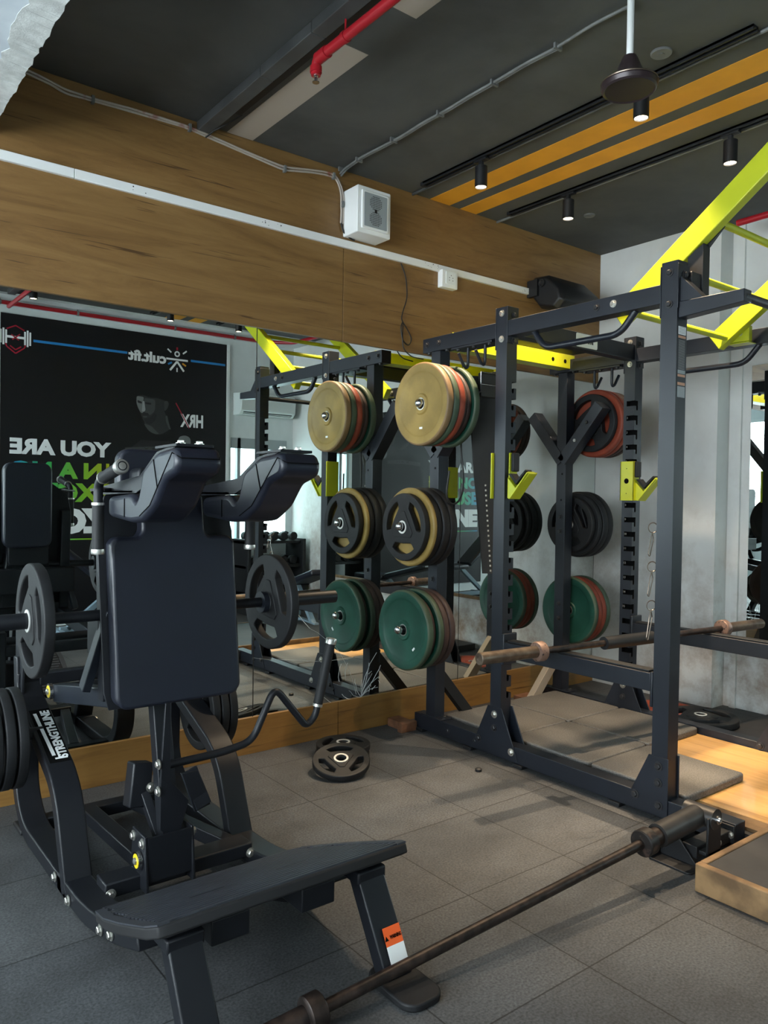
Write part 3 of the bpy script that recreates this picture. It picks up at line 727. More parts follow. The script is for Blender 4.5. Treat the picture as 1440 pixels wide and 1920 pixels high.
# a generic dim printed portrait: capped head, neck, crossed arms, wrist strap
def flat(pts_, m_, d):
    o = MB().prism(pts_, fXZ, PY + .0003 * d, PY + .0003 * d + .0003).build('printed_figure', m_, t); return o
def F(u, v): return (2.98 + (u / 3 - 252) * .00596, 2.438 - (480 + v / 3 - 735) * .00535)
def rf(pts_, m_, d, rr=.03): flat(roundpoly([F(*q) for q in pts_], rr, 4), m_, d)
flat([(2.80, .12), (2.80, 1.3), (2.84, 1.75), (3.05, 1.93), (3.38, 1.93), (3.75, 1.75), (3.98, 1.3), (4.03, .12)], 'cloth_dark', 1)
rf([(808, 930), (812, 960), (835, 995), (870, 1012), (905, 1010), (955, 975), (935, 900), (915, 850)], 'skin_d', 2)
rf([(808, 950), (815, 965), (838, 995), (872, 1010), (895, 1008), (870, 985), (850, 962)], 'skin_b', 3)
rf([(938, 890), (948, 935), (960, 975), (950, 975), (932, 930), (928, 895)], 'skin_b', 3, .01)
rf([(765, 785), (764, 830), (775, 862), (786, 885), (792, 905), (806, 935), (822, 956), (850, 958), (880, 938), (912, 890), (925, 850), (926, 790), (850, 770)], 'skin_d', 4)
rf([(920, 805), (940, 800), (948, 820), (938, 850), (922, 868)], 'skin_e', 5, .02)
rf([(766, 788), (765, 830), (776, 862), (788, 885), (800, 890), (806, 860), (800, 830), (806, 790)], 'skin_a', 5, .02)
rf([(806, 795), (870, 800), (868, 870), (840, 900), (812, 885)], 'skin_b', 5, .03)
rf([(800, 815), (808, 815), (815, 868), (808, 880), (794, 878)], 'skin_c', 6, .01)
rf([(770, 812), (795, 820), (795, 832), (772, 828)], 'cloth_dark', 7, .01); rf([(812, 820), (848, 822), (846, 834), (814, 832)], 'cloth_dark', 7, .01)
rf([(792, 888), (828, 884), (838, 900), (824, 898), (800, 902)], 'cloth_dark', 7, .01)
rf([(800, 905), (826, 904), (822, 914), (804, 914)], 'skin_b', 8, .008)
rf([(804, 920), (830, 914), (852, 900), (862, 880), (880, 890), (872, 925), (845, 952), (822, 950)], 'cloth_dark', 6, .02)
rf([(755, 785), (758, 768), (790, 735), (840, 715), (900, 722), (940, 755), (948, 800), (925, 802), (880, 790), (840, 792), (800, 778), (770, 775)], 'poster_black', 9)
flat([(2.88, 1.79), (2.88, 1.84), (3.20, 1.865), (3.46, 1.85), (3.46, 1.80), (3.20, 1.81)], 'skin_b', 4)
rf([(1000, 1045), (1010, 1015), (1045, 1005), (1075, 1020), (1078, 1060), (1045, 1090), (1012, 1080)], 'skin_a', 5)
text_mesh('lettering', 'H R X', .06, 'cloth_dark', t, (3.30, PY + .0016, 1.822), XD, YD, width=.22, height=.028)
# air conditioner beside the poster
t = thing('air_conditioner', 'white split air conditioner above the window beside the poster', 'air conditioner', (4.14, YO, 2.25))
MB().prism([(YO, 2.28), (YO + .15, 2.28), (YO + .21, 2.33), (YO + .22, 2.45), (YO + .19, 2.53), (YO, 2.54)], fYZ, 4.14, 4.86).build('casing', 'ac_white', t, .008, 3)
g = MB()
for k in range(3): g.box((4.18, YO + .14 + k * .02, 2.279 + k * .012), (4.82, YO + .15 + k * .02, 2.284 + k * .016))
g.build('louver', 'steel_dark', t)
# benches and dumbbell rack that the mirrors show behind the viewpoint
def bench(cx, cy, a, label, up):
    t = thing('exercise_bench', label, 'bench', (0, 0, 0), 'exercise benches by the poster wall')
    MB().box((-.32, -.13, .40), (.15, .13, .46)).build('seat', 'pad_vinyl', t, .02, 3)
    MB().beam((.17, 0, .45), (.17 + .62 * math.cos(up), 0, .45 + .62 * math.sin(up)), .26, .06, (0, 0, 1)).build('backrest', 'pad_vinyl', t, .02, 3)
    MB().beam((-.40, 0, .05), (.62, 0, .05), .05, .05).beam((-.2, 0, .05), (-.1, 0, .40), .05, .05, (1, 0, 0)).beam((.55, 0, .05), (.12, 0, .40), .05, .05, (0, 1, 0)).box((-.43, -.25, 0), (-.38, .25, .05)).box((.60, -.3, 0), (.65, .3, .05)).build('frame', 'frame_grey', t, .003)
    t.location = (cx, cy, 0); t.rotation_euler = (0, 0, a)
bench(2.70, -.45, PI, 'dark padded incline bench in front of the poster, seen in the mirror', .7)
bench(4.35, .05, PI * .55, 'dark padded bench below the side window, seen in the mirror', .25)
t = thing('dumbbell_rack', 'low dark dumbbell rack in the corner under the side window', 'rack', (4.2, -.85, 0))
MB().box((4.12, -.95, 0), (4.16, -.55, .85)).box((4.84, -.95, 0), (4.88, -.55, .85)).build('side_frame', 'steel_dark', t, .003)
for z in (.25, .55, .83): MB().box((4.12, -.90, z - .03), (4.88, -.60, z)).build('shelf', 'steel_dark', t)
db = None
for z in (.25, .55, .83):
    for k in range(5):
        x = 4.24 + k * .13
        if db is None:
            db = MB().cyl((-.0, -.11, .05), (0, .11, .05), .014, 12).lathe((0, -.13, .05), (0, 1, 0), [(0, .042), (.01, .05), (.07, .05), (.08, .042)], 14).lathe((0, .05, .05), (0, 1, 0), [(0, .042), (.01, .05), (.07, .05), (.08, .042)], 14).build('dumbbell', 'rubber_black'); o = db
        else:
            o = db.copy(); COL.objects.link(o)
        o.location = (x, -.75, z + .001)
        row = {.25: 'bottom', .55: 'middle', .83: 'top'}[z]
        tag(o, 'black rubber dumbbell on the %s shelf of the dumbbell rack' % row, 'dumbbell', 'dumbbells on the %s shelf of the rack under the side window' % row)

# ------------------------------------------------------------------ weight plates
def holed(outer, holes, t, bev):
    """flat plate with holes in YZ, thickness along X (centred on 0)"""
    cu = bpy.data.curves.new('tmp', 'CURVE'); cu.dimensions = '2D'; cu.fill_mode = 'BOTH'; cu.extrude = t / 2 - bev; cu.bevel_depth = bev; cu.bevel_resolution = 2
    for loop in [outer] + holes:
        sp_ = cu.splines.new('POLY'); sp_.points.add(len(loop) - 1); sp_.use_cyclic_u = True
        for i, (u, v) in enumerate(loop): sp_.points[i].co = (u, v, 0, 1)
    tmp = bpy.data.objects.new('tmp', cu); COL.objects.link(tmp)
    dg = bpy.context.evaluated_depsgraph_get(); dg.update()
    me = bpy.data.meshes.new_from_object(tmp.evaluated_get(dg)); bpy.data.objects.remove(tmp)
    for v in me.vertices: c = v.co.copy(); v.co = (-c.z, c.x, c.y)
    return me
def circ(r, n=64): return [(r * math.cos(2 * PI * k / n), r * math.sin(2 * PI * k / n)) for k in range(n)]
def grip_plate(R_, t, mat='rubber_black'):
    holes = [circ(.026, 24)[::-1]]
    for c in (-90, 30, 150):
        pts = []; h = 40
        for k in range(13):
            a = math.radians(c - h + 2 * h * k / 12); pts.append((.84 * R_ * math.cos(a), .84 * R_ * math.sin(a)))
        cc = math.radians(c); d = Vector((math.cos(cc), math.sin(cc))); s = Vector((-d.y, d.x))
        for q in (.46, .38, .0, -.38, -.46):
            rr = .47 - .02 * abs(q) / .38 if abs(q) < .40 else .53
            p = d * (rr * R_) + s * (q * R_); pts.append((p.x, p.y))
        holes.append(pts[::-1])
    me = holed(circ(R_), holes, t, .005)
    me.name = 'weight_plate'; me.materials.clear(); me.materials.append(MATS[mat])
    for p in me.polygons: p.use_smooth = True; p.material_index = 0
    me.set_sharp_from_angle(angle=math.radians(40))
    o = bpy.data.objects.new('weight_plate', me); COL.objects.link(o)
    tri = []
    for c in (90, 210, 330):
        for da in (-9, -3, 3, 9):
            a = math.radians(c + da); tri.append((.47 * R_ * math.cos(a), .47 * R_ * math.sin(a)))
    me2 = holed(tri, [circ(.026, 24)[::-1]], t + .008, .003); me2.materials.clear(); me2.materials.append(MATS[mat])
    o2 = bpy.data.objects.new('hub_boss', me2); COL.objects.link(o2); o2.parent = o
    rg = MB().lathe((-t / 2 - .007, 0, 0), (1, 0, 0), [(0, .0265), (0, .036), (t + .014, .036), (t + .014, .0265)], 32, cap=False).lathe((-t / 2 - .006, 0, 0), (1, 0, 0), [(0, .0265), (t + .012, .0265)], 32, cap=False)
    r_ = rg.build('hub_ring', 'ring_silver', None); r_.parent = o; r_['label'] = 'bare metal hub ring'
    return o
def bumper(R_, t, face, rim, label=True, hub='bolt_silver'):
    b = MB(); h = t / 2
    b.mat(0).lathe((-h, 0, 0), (1, 0, 0), [(0.010, .026), (0.004, .028), (0.0, .052), (0.008, .058), (0.009, R_ * .74), (0.0035, R_ * .78), (0.001, R_ * .80), (0.0, R_ - .010)], 64, cap=False)
    b.mat(1).lathe((-h, 0, 0), (1, 0, 0), [(0.0, R_ - .010), (0.003, R_ - .003), (.008, R_), (t - .008, R_), (t - .003, R_ - .003), (t, R_ - .010)], 64, cap=False)
    b.mat(0).lathe((h, 0, 0), (-1, 0, 0), [(0, R_ - .010), (.001, R_ * .80), (.0035, R_ * .78), (.009, R_ * .74), (.008, .058), (0, .052), (.004, .028), (.010, .026)], 64, cap=False)
    b.lathe((-h + .01, 0, 0), (1, 0, 0), [(0, .026), (t - .02, .026)], 32, cap=False)
    o = b.build('weight_plate', [face, rim], None, smooth=50)
    rg = MB().lathe((-h + .002, 0, 0), (1, 0, 0), [(.004, .026), (0, .028), (0, .033), (.006, .036)], 32, cap=False).lathe((h - .002, 0, 0), (-1, 0, 0), [(.004, .026), (0, .028), (0, .033), (.006, .036)], 32, cap=False)
    r_ = rg.build('hub_ring', hub, None); r_.parent = o
    if label:
        s = bx('sticker', (-h - .0006 + .008, -.012, -R_ * .60), (-h + .0085, .012, -R_ * .60 + .011), 'letter_white'); s.parent = o; s['label'] = 'small white sticker'
    return o
PROTO = {
    'grip': grip_plate(.182, .036), 'grip_s': grip_plate(.136, .030), 'grip_m': grip_plate(.176, .034), 'grip_k': grip_plate(.205, .036),
    'yellow': bumper(.222, .042, 'plate_yellow', 'plate_yellow_rim'), 'yellow_thin': bumper(.218, .026, 'plate_yellow', 'plate_yellow', False),
    'green': bumper(.222, .040, 'plate_green', 'plate_green_rim'), 'green_b': bumper(.224, .036, 'plate_green', 'plate_green_rim', False), 'red': bumper(.220, .042, 'plate_red', 'plate_red', False),
    'brown': bumper(.200, .028, 'plate_brown', 'plate_brown', False), 'brown_l': bumper(.218, .040, 'plate_brown', 'plate_brown', False), 'black': bumper(.220, .050, 'rubber_black', 'rubber_black', False),
}
USED = set()
def put(kind, loc, label, group, rot=(0, 0, 0)):
    if kind not in USED: o = PROTO[kind]; USED.add(kind)
    else: o = copy_tree(PROTO[kind])
    o.location = loc; o.rotation_euler = rot
    return tag(o, label, 'weight plate', group)

HT, HM, HL = (3.148, 1.855), (3.300, 1.192), (3.295, .622)
g = 'plates on the upper left storage horn'
for k, (kd, x, l) in enumerate((('yellow', 2.706, 'mustard yellow bumper plate at the front of the upper left rack stack'), ('green', 2.750, 'green bumper plate right behind the yellow one on the upper left rack stack'),
        ('red', 2.793, 'orange-red bumper plate in the middle of the upper left rack stack'), ('brown', 2.830, 'small dark brown plate behind the orange-red one on the upper left rack stack'),
        ('brown', 2.860, 'second small dark brown plate, in front of the rearmost green plate, upper left rack stack'), ('green', 2.898, 'green bumper plate rearmost on the upper left rack stack'))):
    put(kd, (x, HT[0], HT[1] - .004), l, g, (k * .13, 0, 0))
g = 'plates on the middle left storage horn'
for k, (kd, x, l) in enumerate((('grip', 2.722, 'black three-grip plate at the front of the middle left rack stack'), ('yellow_thin', 2.756, 'thin mustard plate showing through the black grip plate on the middle left rack stack'),
        ('grip_k', 2.790, 'black plate just behind the mustard plate on the middle left rack stack'), ('black', 2.836, 'thick black bumper plate second from the post on the middle left rack stack'),
        ('black', 2.889, 'thick black bumper plate nearest the post on the middle left rack stack'))):
    put(kd, (x, HM[0], HM[1] - .004), l, g, (k * -.17, 0, 0))
g = 'plates on the lower left storage horn'
for k, (kd, x, l) in enumerate((('green', 2.728, 'dark green bumper plate at the front of the lower left rack stack'), ('brown', 2.766, 'small dark brown plate behind the front green plate on the lower left rack stack'),
        ('green_b', 2.803, 'second green bumper plate on the lower left rack stack'), ('brown_l', 2.845, 'large brown bumper plate behind the second green one on the lower left rack stack'),
        ('brown_l', 2.890, 'large brown bumper plate nearest the post on the lower left rack stack'))):
    put(kd, (x, HL[0], HL[1] - .004), l, g, (-.75 + k * .3, 0, 0))
g = 'plates on the upper right storage horn'
for k, (kd, x, l) in enumerate((('grip', 4.150, 'black grip plate nearest the forked post on the upper right rack stack'), ('red', 4.192, 'red bumper plate behind the black grip plate on the upper right rack stack'),
        ('red', 4.237, 'second red bumper plate on the upper right rack stack'), ('brown_l', 4.282, 'brown bumper plate second from the wall on the upper right rack stack'), ('brown_l', 4.325, 'brown bumper plate closest to the white wall on the upper right rack stack'))):
    put(kd, (x, HT[0], HT[1] - .004), l, g, (.4 + k * .2, 0, 0))
g = 'plates on the middle right storage horn'
for k, (kd, x, l) in enumerate((('grip', 4.150, 'black grip plate nearest the forked post on the middle right rack stack'), ('grip_k', 4.190, 'second black grip plate on the middle right rack stack'), ('black', 4.238, 'thick black bumper plate, third on the middle right rack stack'), ('black', 4.291, 'thick black bumper plate closest to the white wall on the middle right rack stack'))):
    put(kd, (x, HM[0], HM[1] - .004), l, g, (k * .2, 0, 0))
g = 'plates on the lower right storage horn'
for k, (kd, x, l) in enumerate((('green_b', 4.150, 'green bumper plate nearest the forked post on the lower right rack stack'), ('red', 4.191, 'orange-red bumper plate, second on the lower right rack stack'), ('red', 4.235, 'second orange-red bumper plate, third on the lower right rack stack'), ('green_b', 4.276, 'dark green bumper plate closest to the white wall on the lower right rack stack'))):
    put(kd, (x, HL[0], HL[1] - .004), l, g, (k * .2, 0, 0))
# on the floor
g = 'small grip plates on the floor by the skirting'
LAY = (0, PI / 2, 0)
put('grip_s', (2.300, 3.275, .0175), 'black grip plate lying lowest in the small floor stack by the skirting', g, (0, PI / 2, .5))
put('grip_s', (2.312, 3.285, .054), 'black grip plate on top of the small floor stack by the skirting', g, (0, PI / 2, 1.2))
rt = (Matrix.Rotation(math.radians(16), 4, Vector((.59, .80, 0)).cross(Vector((0, 0, 1)))) @ Matrix.Rotation(PI / 2, 4, 'Y')).to_euler()
put('grip_s', (2.160, 3.085, .056), 'black grip plate leaning on the small floor stack, its face tilted up toward us', g, rt)
put('red', (4.40, 2.74, .0215), 'red bumper plate lying flat on the floor in the back corner', 'plates lying by the right wall', (0, PI / 2, 0))
put('grip_k', (4.27, 2.42, .079), 'large black grip plate lying beside the red plate near the right wall', 'plates lying by the right wall', (.10, PI / 2, .9))
tag(MB().lathe((2.726, 2.707, 0), (0, 0, 1), [(0, .016), (.012, .017), (.016, .012), (.018, .004)], 20).build('stopper', 'rubber_black'), 'small black rubber stopper lying on the floor tiles before the rack', 'stopper')

# ------------------------------------------------------------------ power rack
X1, X2, W = 2.92, 4.03, .075
YP = {'store': (3.255, 3.330), 'mid': (2.748, 2.823), 'front': (1.797, 1.872)}
rack = thing('power_rack', 'tall black steel power rack with a yellow climbing ladder standing on rubber mats', 'power rack', (3.5, 2.5, 0))
def slotted(x0, y0, y1, z0, z1, inner, face, mat='steel_black'):
    o = MB().box((x0, y0, z0), (x0 + W, y1, z1)).build('upright', [mat, 'hole_black'], None)
    c = MB(); c.mat(1)
    xi = x0 + W if inner > 0 else x0
    for k in range(19):
        z = 1.952 - .0875 * k
        a = xi + inner * .012; b_ = xi - inner * .034; m = xi - inner * .018
        poly = [(a, z), (a, z - .031), (m, z - .031), (m, z - .050), (m - inner * .004, z - .057), (b_ + inner * .004, z - .057), (b_, z - .050), (b_, z)]
        ya, yb = (y0 - .01, y0 + .055) if face < 0 else (y1 - .055, y1 + .01)
        c.prism(poly, fXZ, ya, yb)
    co = c.build('cut', [mat, 'hole_black'], None)
    md = o.modifiers.new('b', 'BOOLEAN'); md.object = co; md.operation = 'DIFFERENCE'; md.solver = 'EXACT'
    dg = bpy.context.evaluated_depsgraph_get(); dg.update()
    me = bpy.data.meshes.new_from_object(o.evaluated_get(dg))
    bpy.data.objects.remove(co); bpy.data.objects.remove(o)
    off = root_loc(rack)
    for v in me.vertices: v.co -= off
    for p in me.polygons: p.use_smooth = False
    o = bpy.data.objects.new('upright', me); COL.objects.link(o); o.parent = rack
    return o
for x, inner in ((X1, 1), (X2, -1)):
    u = slotted(x, *YP['mid'], .10, 2.335, inner, -1)
    u2 = slotted(x, *YP['front'], .10, 2.350, inner, 1)
    for uu, (ya, yb) in ((u, YP['mid']), (u2, YP['front'])):
        ym = (ya + yb) / 2; xo = x if inner > 0 else x + W; nn = (-inner, 0, 0)
        # cap plates and bolts
        for zz in (2.303, 2.172):
            bolt(uu, (x - .0005, ym, zz), (-1, 0, 0), 's' if uu is u else 'b')
            bolt(uu, (x + W / 2 + inner * .004, ya - .006, zz - .01), (0, -1, 0), 'b')
        MB().box((x - .004, ya - .005, 2.15), (x + W + .004, ya, 2.335)).box((x - .004, yb, 2.12), (x + W + .004, yb + .005, 2.335)).build('joint_plate', 'steel_black', rack, .002)
    # storage post with forked prongs
    ya, yb = YP['store']; ym = (ya + yb) / 2
    b = MB().box((x, ya, .10), (x + W, yb, 2.18))
    post = b.build('storage_post', 'steel_black', rack, .002)
    MB().beam((x + W / 2, ym, 1.600), (x + W / 2, ym - .290, 1.950), W * .985, .084, (1, 0, 0)).build('plate_prong', 'steel_black', rack, .002)
    MB().beam((x + W / 2, ym, 1.600), (x + W / 2, ym + .262, 1.917), W * .970, .084, (1, 0, 0)).build('plate_prong', 'steel_black', rack, .002)
    hx = MB()
    for yy, zz in ((ym - .06, 1.52), (ym - .055, 1.35), (ym - .10, 1.70), (ym - .19, 1.83)):
        hx.lathe((x - .0006, yy + .05, zz), (1, 0, 0), [(0, .007), (.0005, .007)], 12)
    hx.build('bolt_hole', 'hole_black', rack)
    # horns
    s = -inner; xs = x if s < 0 else x + W
    for (hy, hz) in (HT, HM, HL):
        h_ = MB().cyl((xs - s * .002, hy, hz), (xs + s * .235, hy, hz), .0225, 24).build('storage_horn', 'steel_gloss', rack)
        MB().lathe((xs + s * .233, hy, hz), (s, 0, 0), [(0, .0225), (.006, .0245), (.018, .022), (.027, .013), (.029, .004)], 24).build('end_cap', 'chrome', h_)['label'] = 'rounded chrome end cap'
        for dz in (.03, -.03):
            if hz < 1.5: bolt(post, ((x if inner < 0 else x + W), ym, hz + dz * 1.6), (inner, 0, 0), 'b')
    if inner < 0:
        bolt(post, (x, ym - .20, 1.845), (-1, 0, 0), 'b'); bolt(post, (x, ym - .11, 1.735), (-1, 0, 0), 's')
    else:
        for zz in (1.145, 1.24): bolt(post, (x, ym, zz - .35), (-1, 0, 0), 'b')
    # beams
    tb = MB().box((x, 1.872, 2.182), (x + W, 2.748, 2.262)).build('top_beam', 'steel_black', rack, .002)
    tb2 = MB().box((x, 2.823, 2.182), (x + W, 3.405, 2.262)).build('top_beam', 'steel_black', rack, .002)
    for yy in (2.20, 2.11): bolt(tb, (x, yy, 2.226), (-1, 0, 0), 's' if yy < 2.15 else 'b')
    for yy in (3.27, 3.37): bolt(tb2, (x, yy, 2.226), (-1, 0, 0), 'b')
    bb = MB().box((x, 1.50, .018), (x + W, 3.43, .100)).build('base_beam', 'steel_black', rack, .003)
    fe = MB()
    for yy in (1.70, 2.05, 2.62, 2.98, 3.38): fe.box((x - .012, yy - .03, 0), (x + W + .012, yy + .03, .018))
    fe.build('rubber_foot', 'rubber_black', rack, .003)
    # arm toward the camera with its gusset
    ar = MB().prism([(1.797, 2.110), (1.797, 2.178), (1.520, 2.178), (1.520, 2.128)], fYZ, x + .008, x + W - .008).build('front_arm', 'steel_black', rack, .003)
    MB().prism([(1.797, 2.29), (1.797, 2.178), (1.690, 2.178)], fYZ, x + .012, x + W - .012).build('gusset', 'steel_black', rack, .002)
    # gusset plates at the feet
    for (ya_, yb_), asym in ((YP['mid'], 0), (YP['front'], 1)):
        ym_ = (ya_ + yb_) / 2
        lo = ym_ - (.165 if not asym else .045); hi = ym_ + .165
        poly = [(lo, .028), (hi, .028), (ym_ + .048, .275), (ym_ - .048 if not asym else ym_ - .045, .275)]
        for xa, nn in ((x - .006, -1), (x + W, 1)):
            gp = MB().prism(poly, fYZ, xa, xa + .006).build('gusset_plate', 'steel_black', rack, .0015)
            face = xa if nn < 0 else xa + .006
            for yy, zz, kk in ((ym_, .235, 's' if not asym else 'b'), (ym_, .165, 'b'), (ym_ + .11, .085, 'b'), (ym_ - .12 if not asym else ym_ - .005, .07, 's' if not asym else 'b')): bolt(gp, (face, yy, zz), (nn, 0, 0), kk, 1.15)
    # foot of the storage post
    MB().box((x - .008, ya - .06, .100), (x + W + .008, yb + .035, .108)).build('foot_plate', 'steel_black', rack, .002)
    for yy in (ya - .04, yb + .02): bolt(rack, (x + W / 2, yy, .108), (0, 0, 1), 'b')
    for yy in (2.93, 3.14): bolt(bb, (x, yy, .06), (-1, 0, 0), 'b', .8)
    # diagonal braces toward the middle
    MB().beam((x + (W if inner > 0 else 0) - inner * .012, 3.30, .345), (x + (W if inner > 0 else 0) + inner * .27, 3.30, .03), .062, .045, (0, 1, 0)).build('diagonal_brace', 'steel_dark' if inner > 0 else 'tan_steel', rack, .002)
    MB().box((x + (W if inner > 0 else -.006), 3.262, .30), (x + (W + .006 if inner > 0 else 0), 3.332, .385)).build('joint_plate', 'steel_black', rack, .001)
    # hanging accessory hooks under the rear top beam
    MB().box((x + .002, 2.86, 2.170), (x + W + .03, 3.17, 2.182)).build('hook_plate', 'steel_black', rack, .002)
    for yy in (2.94, 3.07):
        xx = x + W / 2
        MB().tube([(xx, yy, 2.17), (xx, yy, 2.078), (xx - inner * .008, yy, 2.062), (xx - inner * .03, yy, 2.070), (xx - inner * .072, yy, 2.135)], .0085, 12, .02).build('accessory_hook', 'steel_black', rack)
    for yy in (2.89, 3.01, 3.13, 3.22, 3.37): bolt(rack, (x + .02, yy, 2.170 if yy < 3.2 else 2.182), (0, 0, -1), 'b', .9)
    # loop handle under the front top beam
    MB().tube([(x + W / 2, 2.60, 2.185), (x + W / 2, 2.53, 2.095), (x + W / 2, 2.10, 2.095), (x + W / 2, 2.02, 2.185)], .0155, 14, .05).build('pull_up_handle', 'steel_black', rack)
# cross members
xb = MB().box((X1 + W, 2.752, 2.195), (X2, 2.818, 2.285)).build('cross_beam', 'steel_black', rack, .003)
MB().cyl((X1 + .03, 1.535, 2.153), (X2 + .045, 1.535, 2.153), .0175, 18).build('pull_up_bar', 'steel_black', rack)
MB().box((X1 + W + .01, 2.80, 2.28), (X2 - .02, 3.20, 2.283)).build('top_sheet', 'steel_dark', rack)
ye = MB().box((X1 + W, 3.235, 2.205), (X2 + .045, 3.242, 2.288)).box((X1 + W, 3.235, 2.200), (X2 + .045, 3.33, 2.206)).box((X2 + .04, 3.235, 2.205), (X2 + .046, 3.33, 2.288)).build('yellow_beam', 'lime', rack, .0015)
for xx in (X1 + .15, X1 + .26, X2 - .17, X2 - .05): MB().lathe((xx, 3.2349, 2.243), (0, -1, 0), [(0, .013), (.0006, .013)], 18).build('bolt_hole', 'hole_black', ye)
lb = MB().prism(rrect(3.475, 2.205, 3.665, 2.280, .01), fXZ, 2.7505, 2.752).build('brand_label', 'white_paint', xb); lb['label'] = 'beige maker label mounted upside down'
text_mesh('lettering', 'IVABONO', .03, 'hole_black', lb, (3.625, 2.7500, 2.252), (-1, 0, 0), (0, 0, -1), width=.11, height=.024, bold=.001)
bx('lettering', (3.56, 2.7498, 2.258), (3.60, 2.7505, 2.262), 'tan_label', lb)
# stickers on the front upright
st = bx('instruction_sticker', (X1 + .010, 1.7962, 1.783), (X1 + W - .008, 1.797, 2.082), 'steel_black', rack)
for z0, z1, m_ in ((2.045, 2.078, 'letter_white'), (2.030, 2.040, 'tan_label'), (1.883, 1.898, 'mid_grey'), (1.870, 1.880, 'tan_label'), (1.835, 1.847, 'tan_label'), (1.785, 1.830, 'mid_grey')):
    bx('label_band', (X1 + .011, 1.7956, z0), (X1 + W - .009, 1.7962, z1), m_, st)
ln = MB()
for k in range(22): ln.box((X1 + .014, 1.7956, 1.902 + k * .0056), (X1 + W - .014, 1.7960, 1.9038 + k * .0056))
for k in range(6): ln.box((X1 + .016, 1.7952, 1.788 + k * .0075), (X1 + W - .016, 1.7955, 1.791 + k * .0075))
for k in range(5): ln.box((X1 + .014, 1.7952, 2.049 + k * .006), (X1 + W - .014, 1.7955, 2.0515 + k * .006))
ln.build('printed_line', 'sticker_text', st)
# number marks on the slotted uprights
for n_ in range(2, 16):
    text_mesh('number_mark', str(n_), .02, 'conduit_grey', rack, (X2 - .0006, 2.80, 1.952 - .0875 * (n_ - 1) - .02), (0, -1, 0), (0, 0, 1), height=.013)
# climbing ladder
lad = bpy.data.objects.new('climbing_ladder', None); COL.objects.link(lad); lad.parent = rack; lad.location = Vector((3.5, 1.8, 2.4)) - rack.location; lad['label'] = 'bright lime yellow inclined ladder'
dirv = Vector((0, -.8, .6))
for xa in (3.05, 3.90):
    c0_ = Vector((xa + .025, 2.185, 2.195)); 
    c1_ = c0_ + dirv * 1.42
    MB().beam(c0_, c1_, .05, .098, (0, .6, .8)).build('side_rail', 'lime', lad, .004)
for k in range(7):
    yy = 2.12 - .203 * k; zz = 2.212 + .152 * k
    if zz < 3.0: MB().cyl((3.098, yy, zz), (3.902, yy, zz), .016, 16).build('rung', 'lime', lad)
MB().prism([(1.768, 2.20), (1.84, 2.20), (1.84, 2.40), (1.768, 2.44)], fYZ, 3.060, 3.112).build('ladder_bracket', 'steel_dark', rack, .002)
MB().prism([(1.85, 2.385), (1.765, 2.43), (1.70, 2.50), (1.72, 2.545), (1.80, 2.51), (1.865, 2.43)], fYZ, 3.102, 3.110).build('ladder_bracket', 'steel_dark', rack, .002)
MB().box((2.99, 1.775, 2.24), (3.065, 1.80, 2.31)).build('ladder_bracket', 'steel_dark', rack, .002)
bolt(rack, (3.1105, 1.76, 2.485), (1, 0, 0), 's'); bolt(rack, (3.102, 1.77, 2.475), (0, -1, 0), 's')
MB().box((3.95, 2.02, 2.19), (3.985, 2.14, 2.27)).box((3.95, 2.02, 2.182), (4.03, 2.14, 2.188)).build('ladder_bracket', 'lime', rack, .003)
bolt(rack, (3.95, 2.07, 2.235), (-1, 0, 0), 's')

# J hooks
def jhook(x, inner, label):
    t = thing('j_hook', label, 'j hook', (x + W / 2, 2.74, 1.35), 'yellow j hooks on the slotted uprights')
    y0 = 2.748
    a, b_ = (x - .007, x + W + .003)
    xi = x + W if inner > 0 else x; xo = x if inner > 0 else x + W
    sl = MB().box((xi + inner * .002, y0 - .009, 1.352), (xi + inner * .008, y0 + .086, 1.588)).box((xi - inner * .050, y0 - .009, 1.352), (xi + inner * .008, y0 - .002, 1.588)).box((xo - inner * .016, y0 + .078, 1.352), (xi + inner * .008, y0 + .086, 1.588))
    sl.build('sleeve', 'lime', t, .002)
    hl = MB()
    
    for zz, rr in ((1.47, .016), (1.545, .003), (1.395, .003)): hl.lathe((xi + inner * .0082, y0 + .04, zz), (inner, 0, 0), [(0, rr), (.0004, rr)], 20)
    hl.build('sleeve_hole', 'hole_black', t)
    MB().box((xi - inner * .042, y0 - .030, 1.492), (xi + inner * .004, y0 - .009, 1.588)).build('rubber_pad', 'rubber_black', t, .006)
    # tray: slopes down from the sleeve then rises outward
    xm0, xm1 = x + .008, x + W - .008
    MB().prism([(y0 - .009, 1.355), (y0 - .03, 1.353), (y0 - .155, 1.478), (y0 - .143, 1.490), (y0 - .062, 1.408), (y0 - .009, 1.462)], fYZ, xm0 + .004, xm1 - .004).build('tray', 'lime', t, .002)
    MB().beam((x + W / 2, y0 - .035, 1.352), (x + W / 2, y0 - .150, 1.484), W + .004, .006, (0, 1, 1)).build('lip', 'lime', t, .002)
    MB().prism([(y0 - .010, 1.480), (y0 - .062, 1.424), (y0 - .130, 1.492), (y0 - .125, 1.500), (y0 - .064, 1.446), (y0 - .030, 1.482)], fYZ, xm0 + .006, xm1 - .006).build('rubber_liner', 'rubber_black', t, .002)
    return t
jhook(X1, 1, 'yellow j hook clamped on the left slotted upright')
jhook(X2, -1, 'yellow j hook clamped on the right slotted upright')
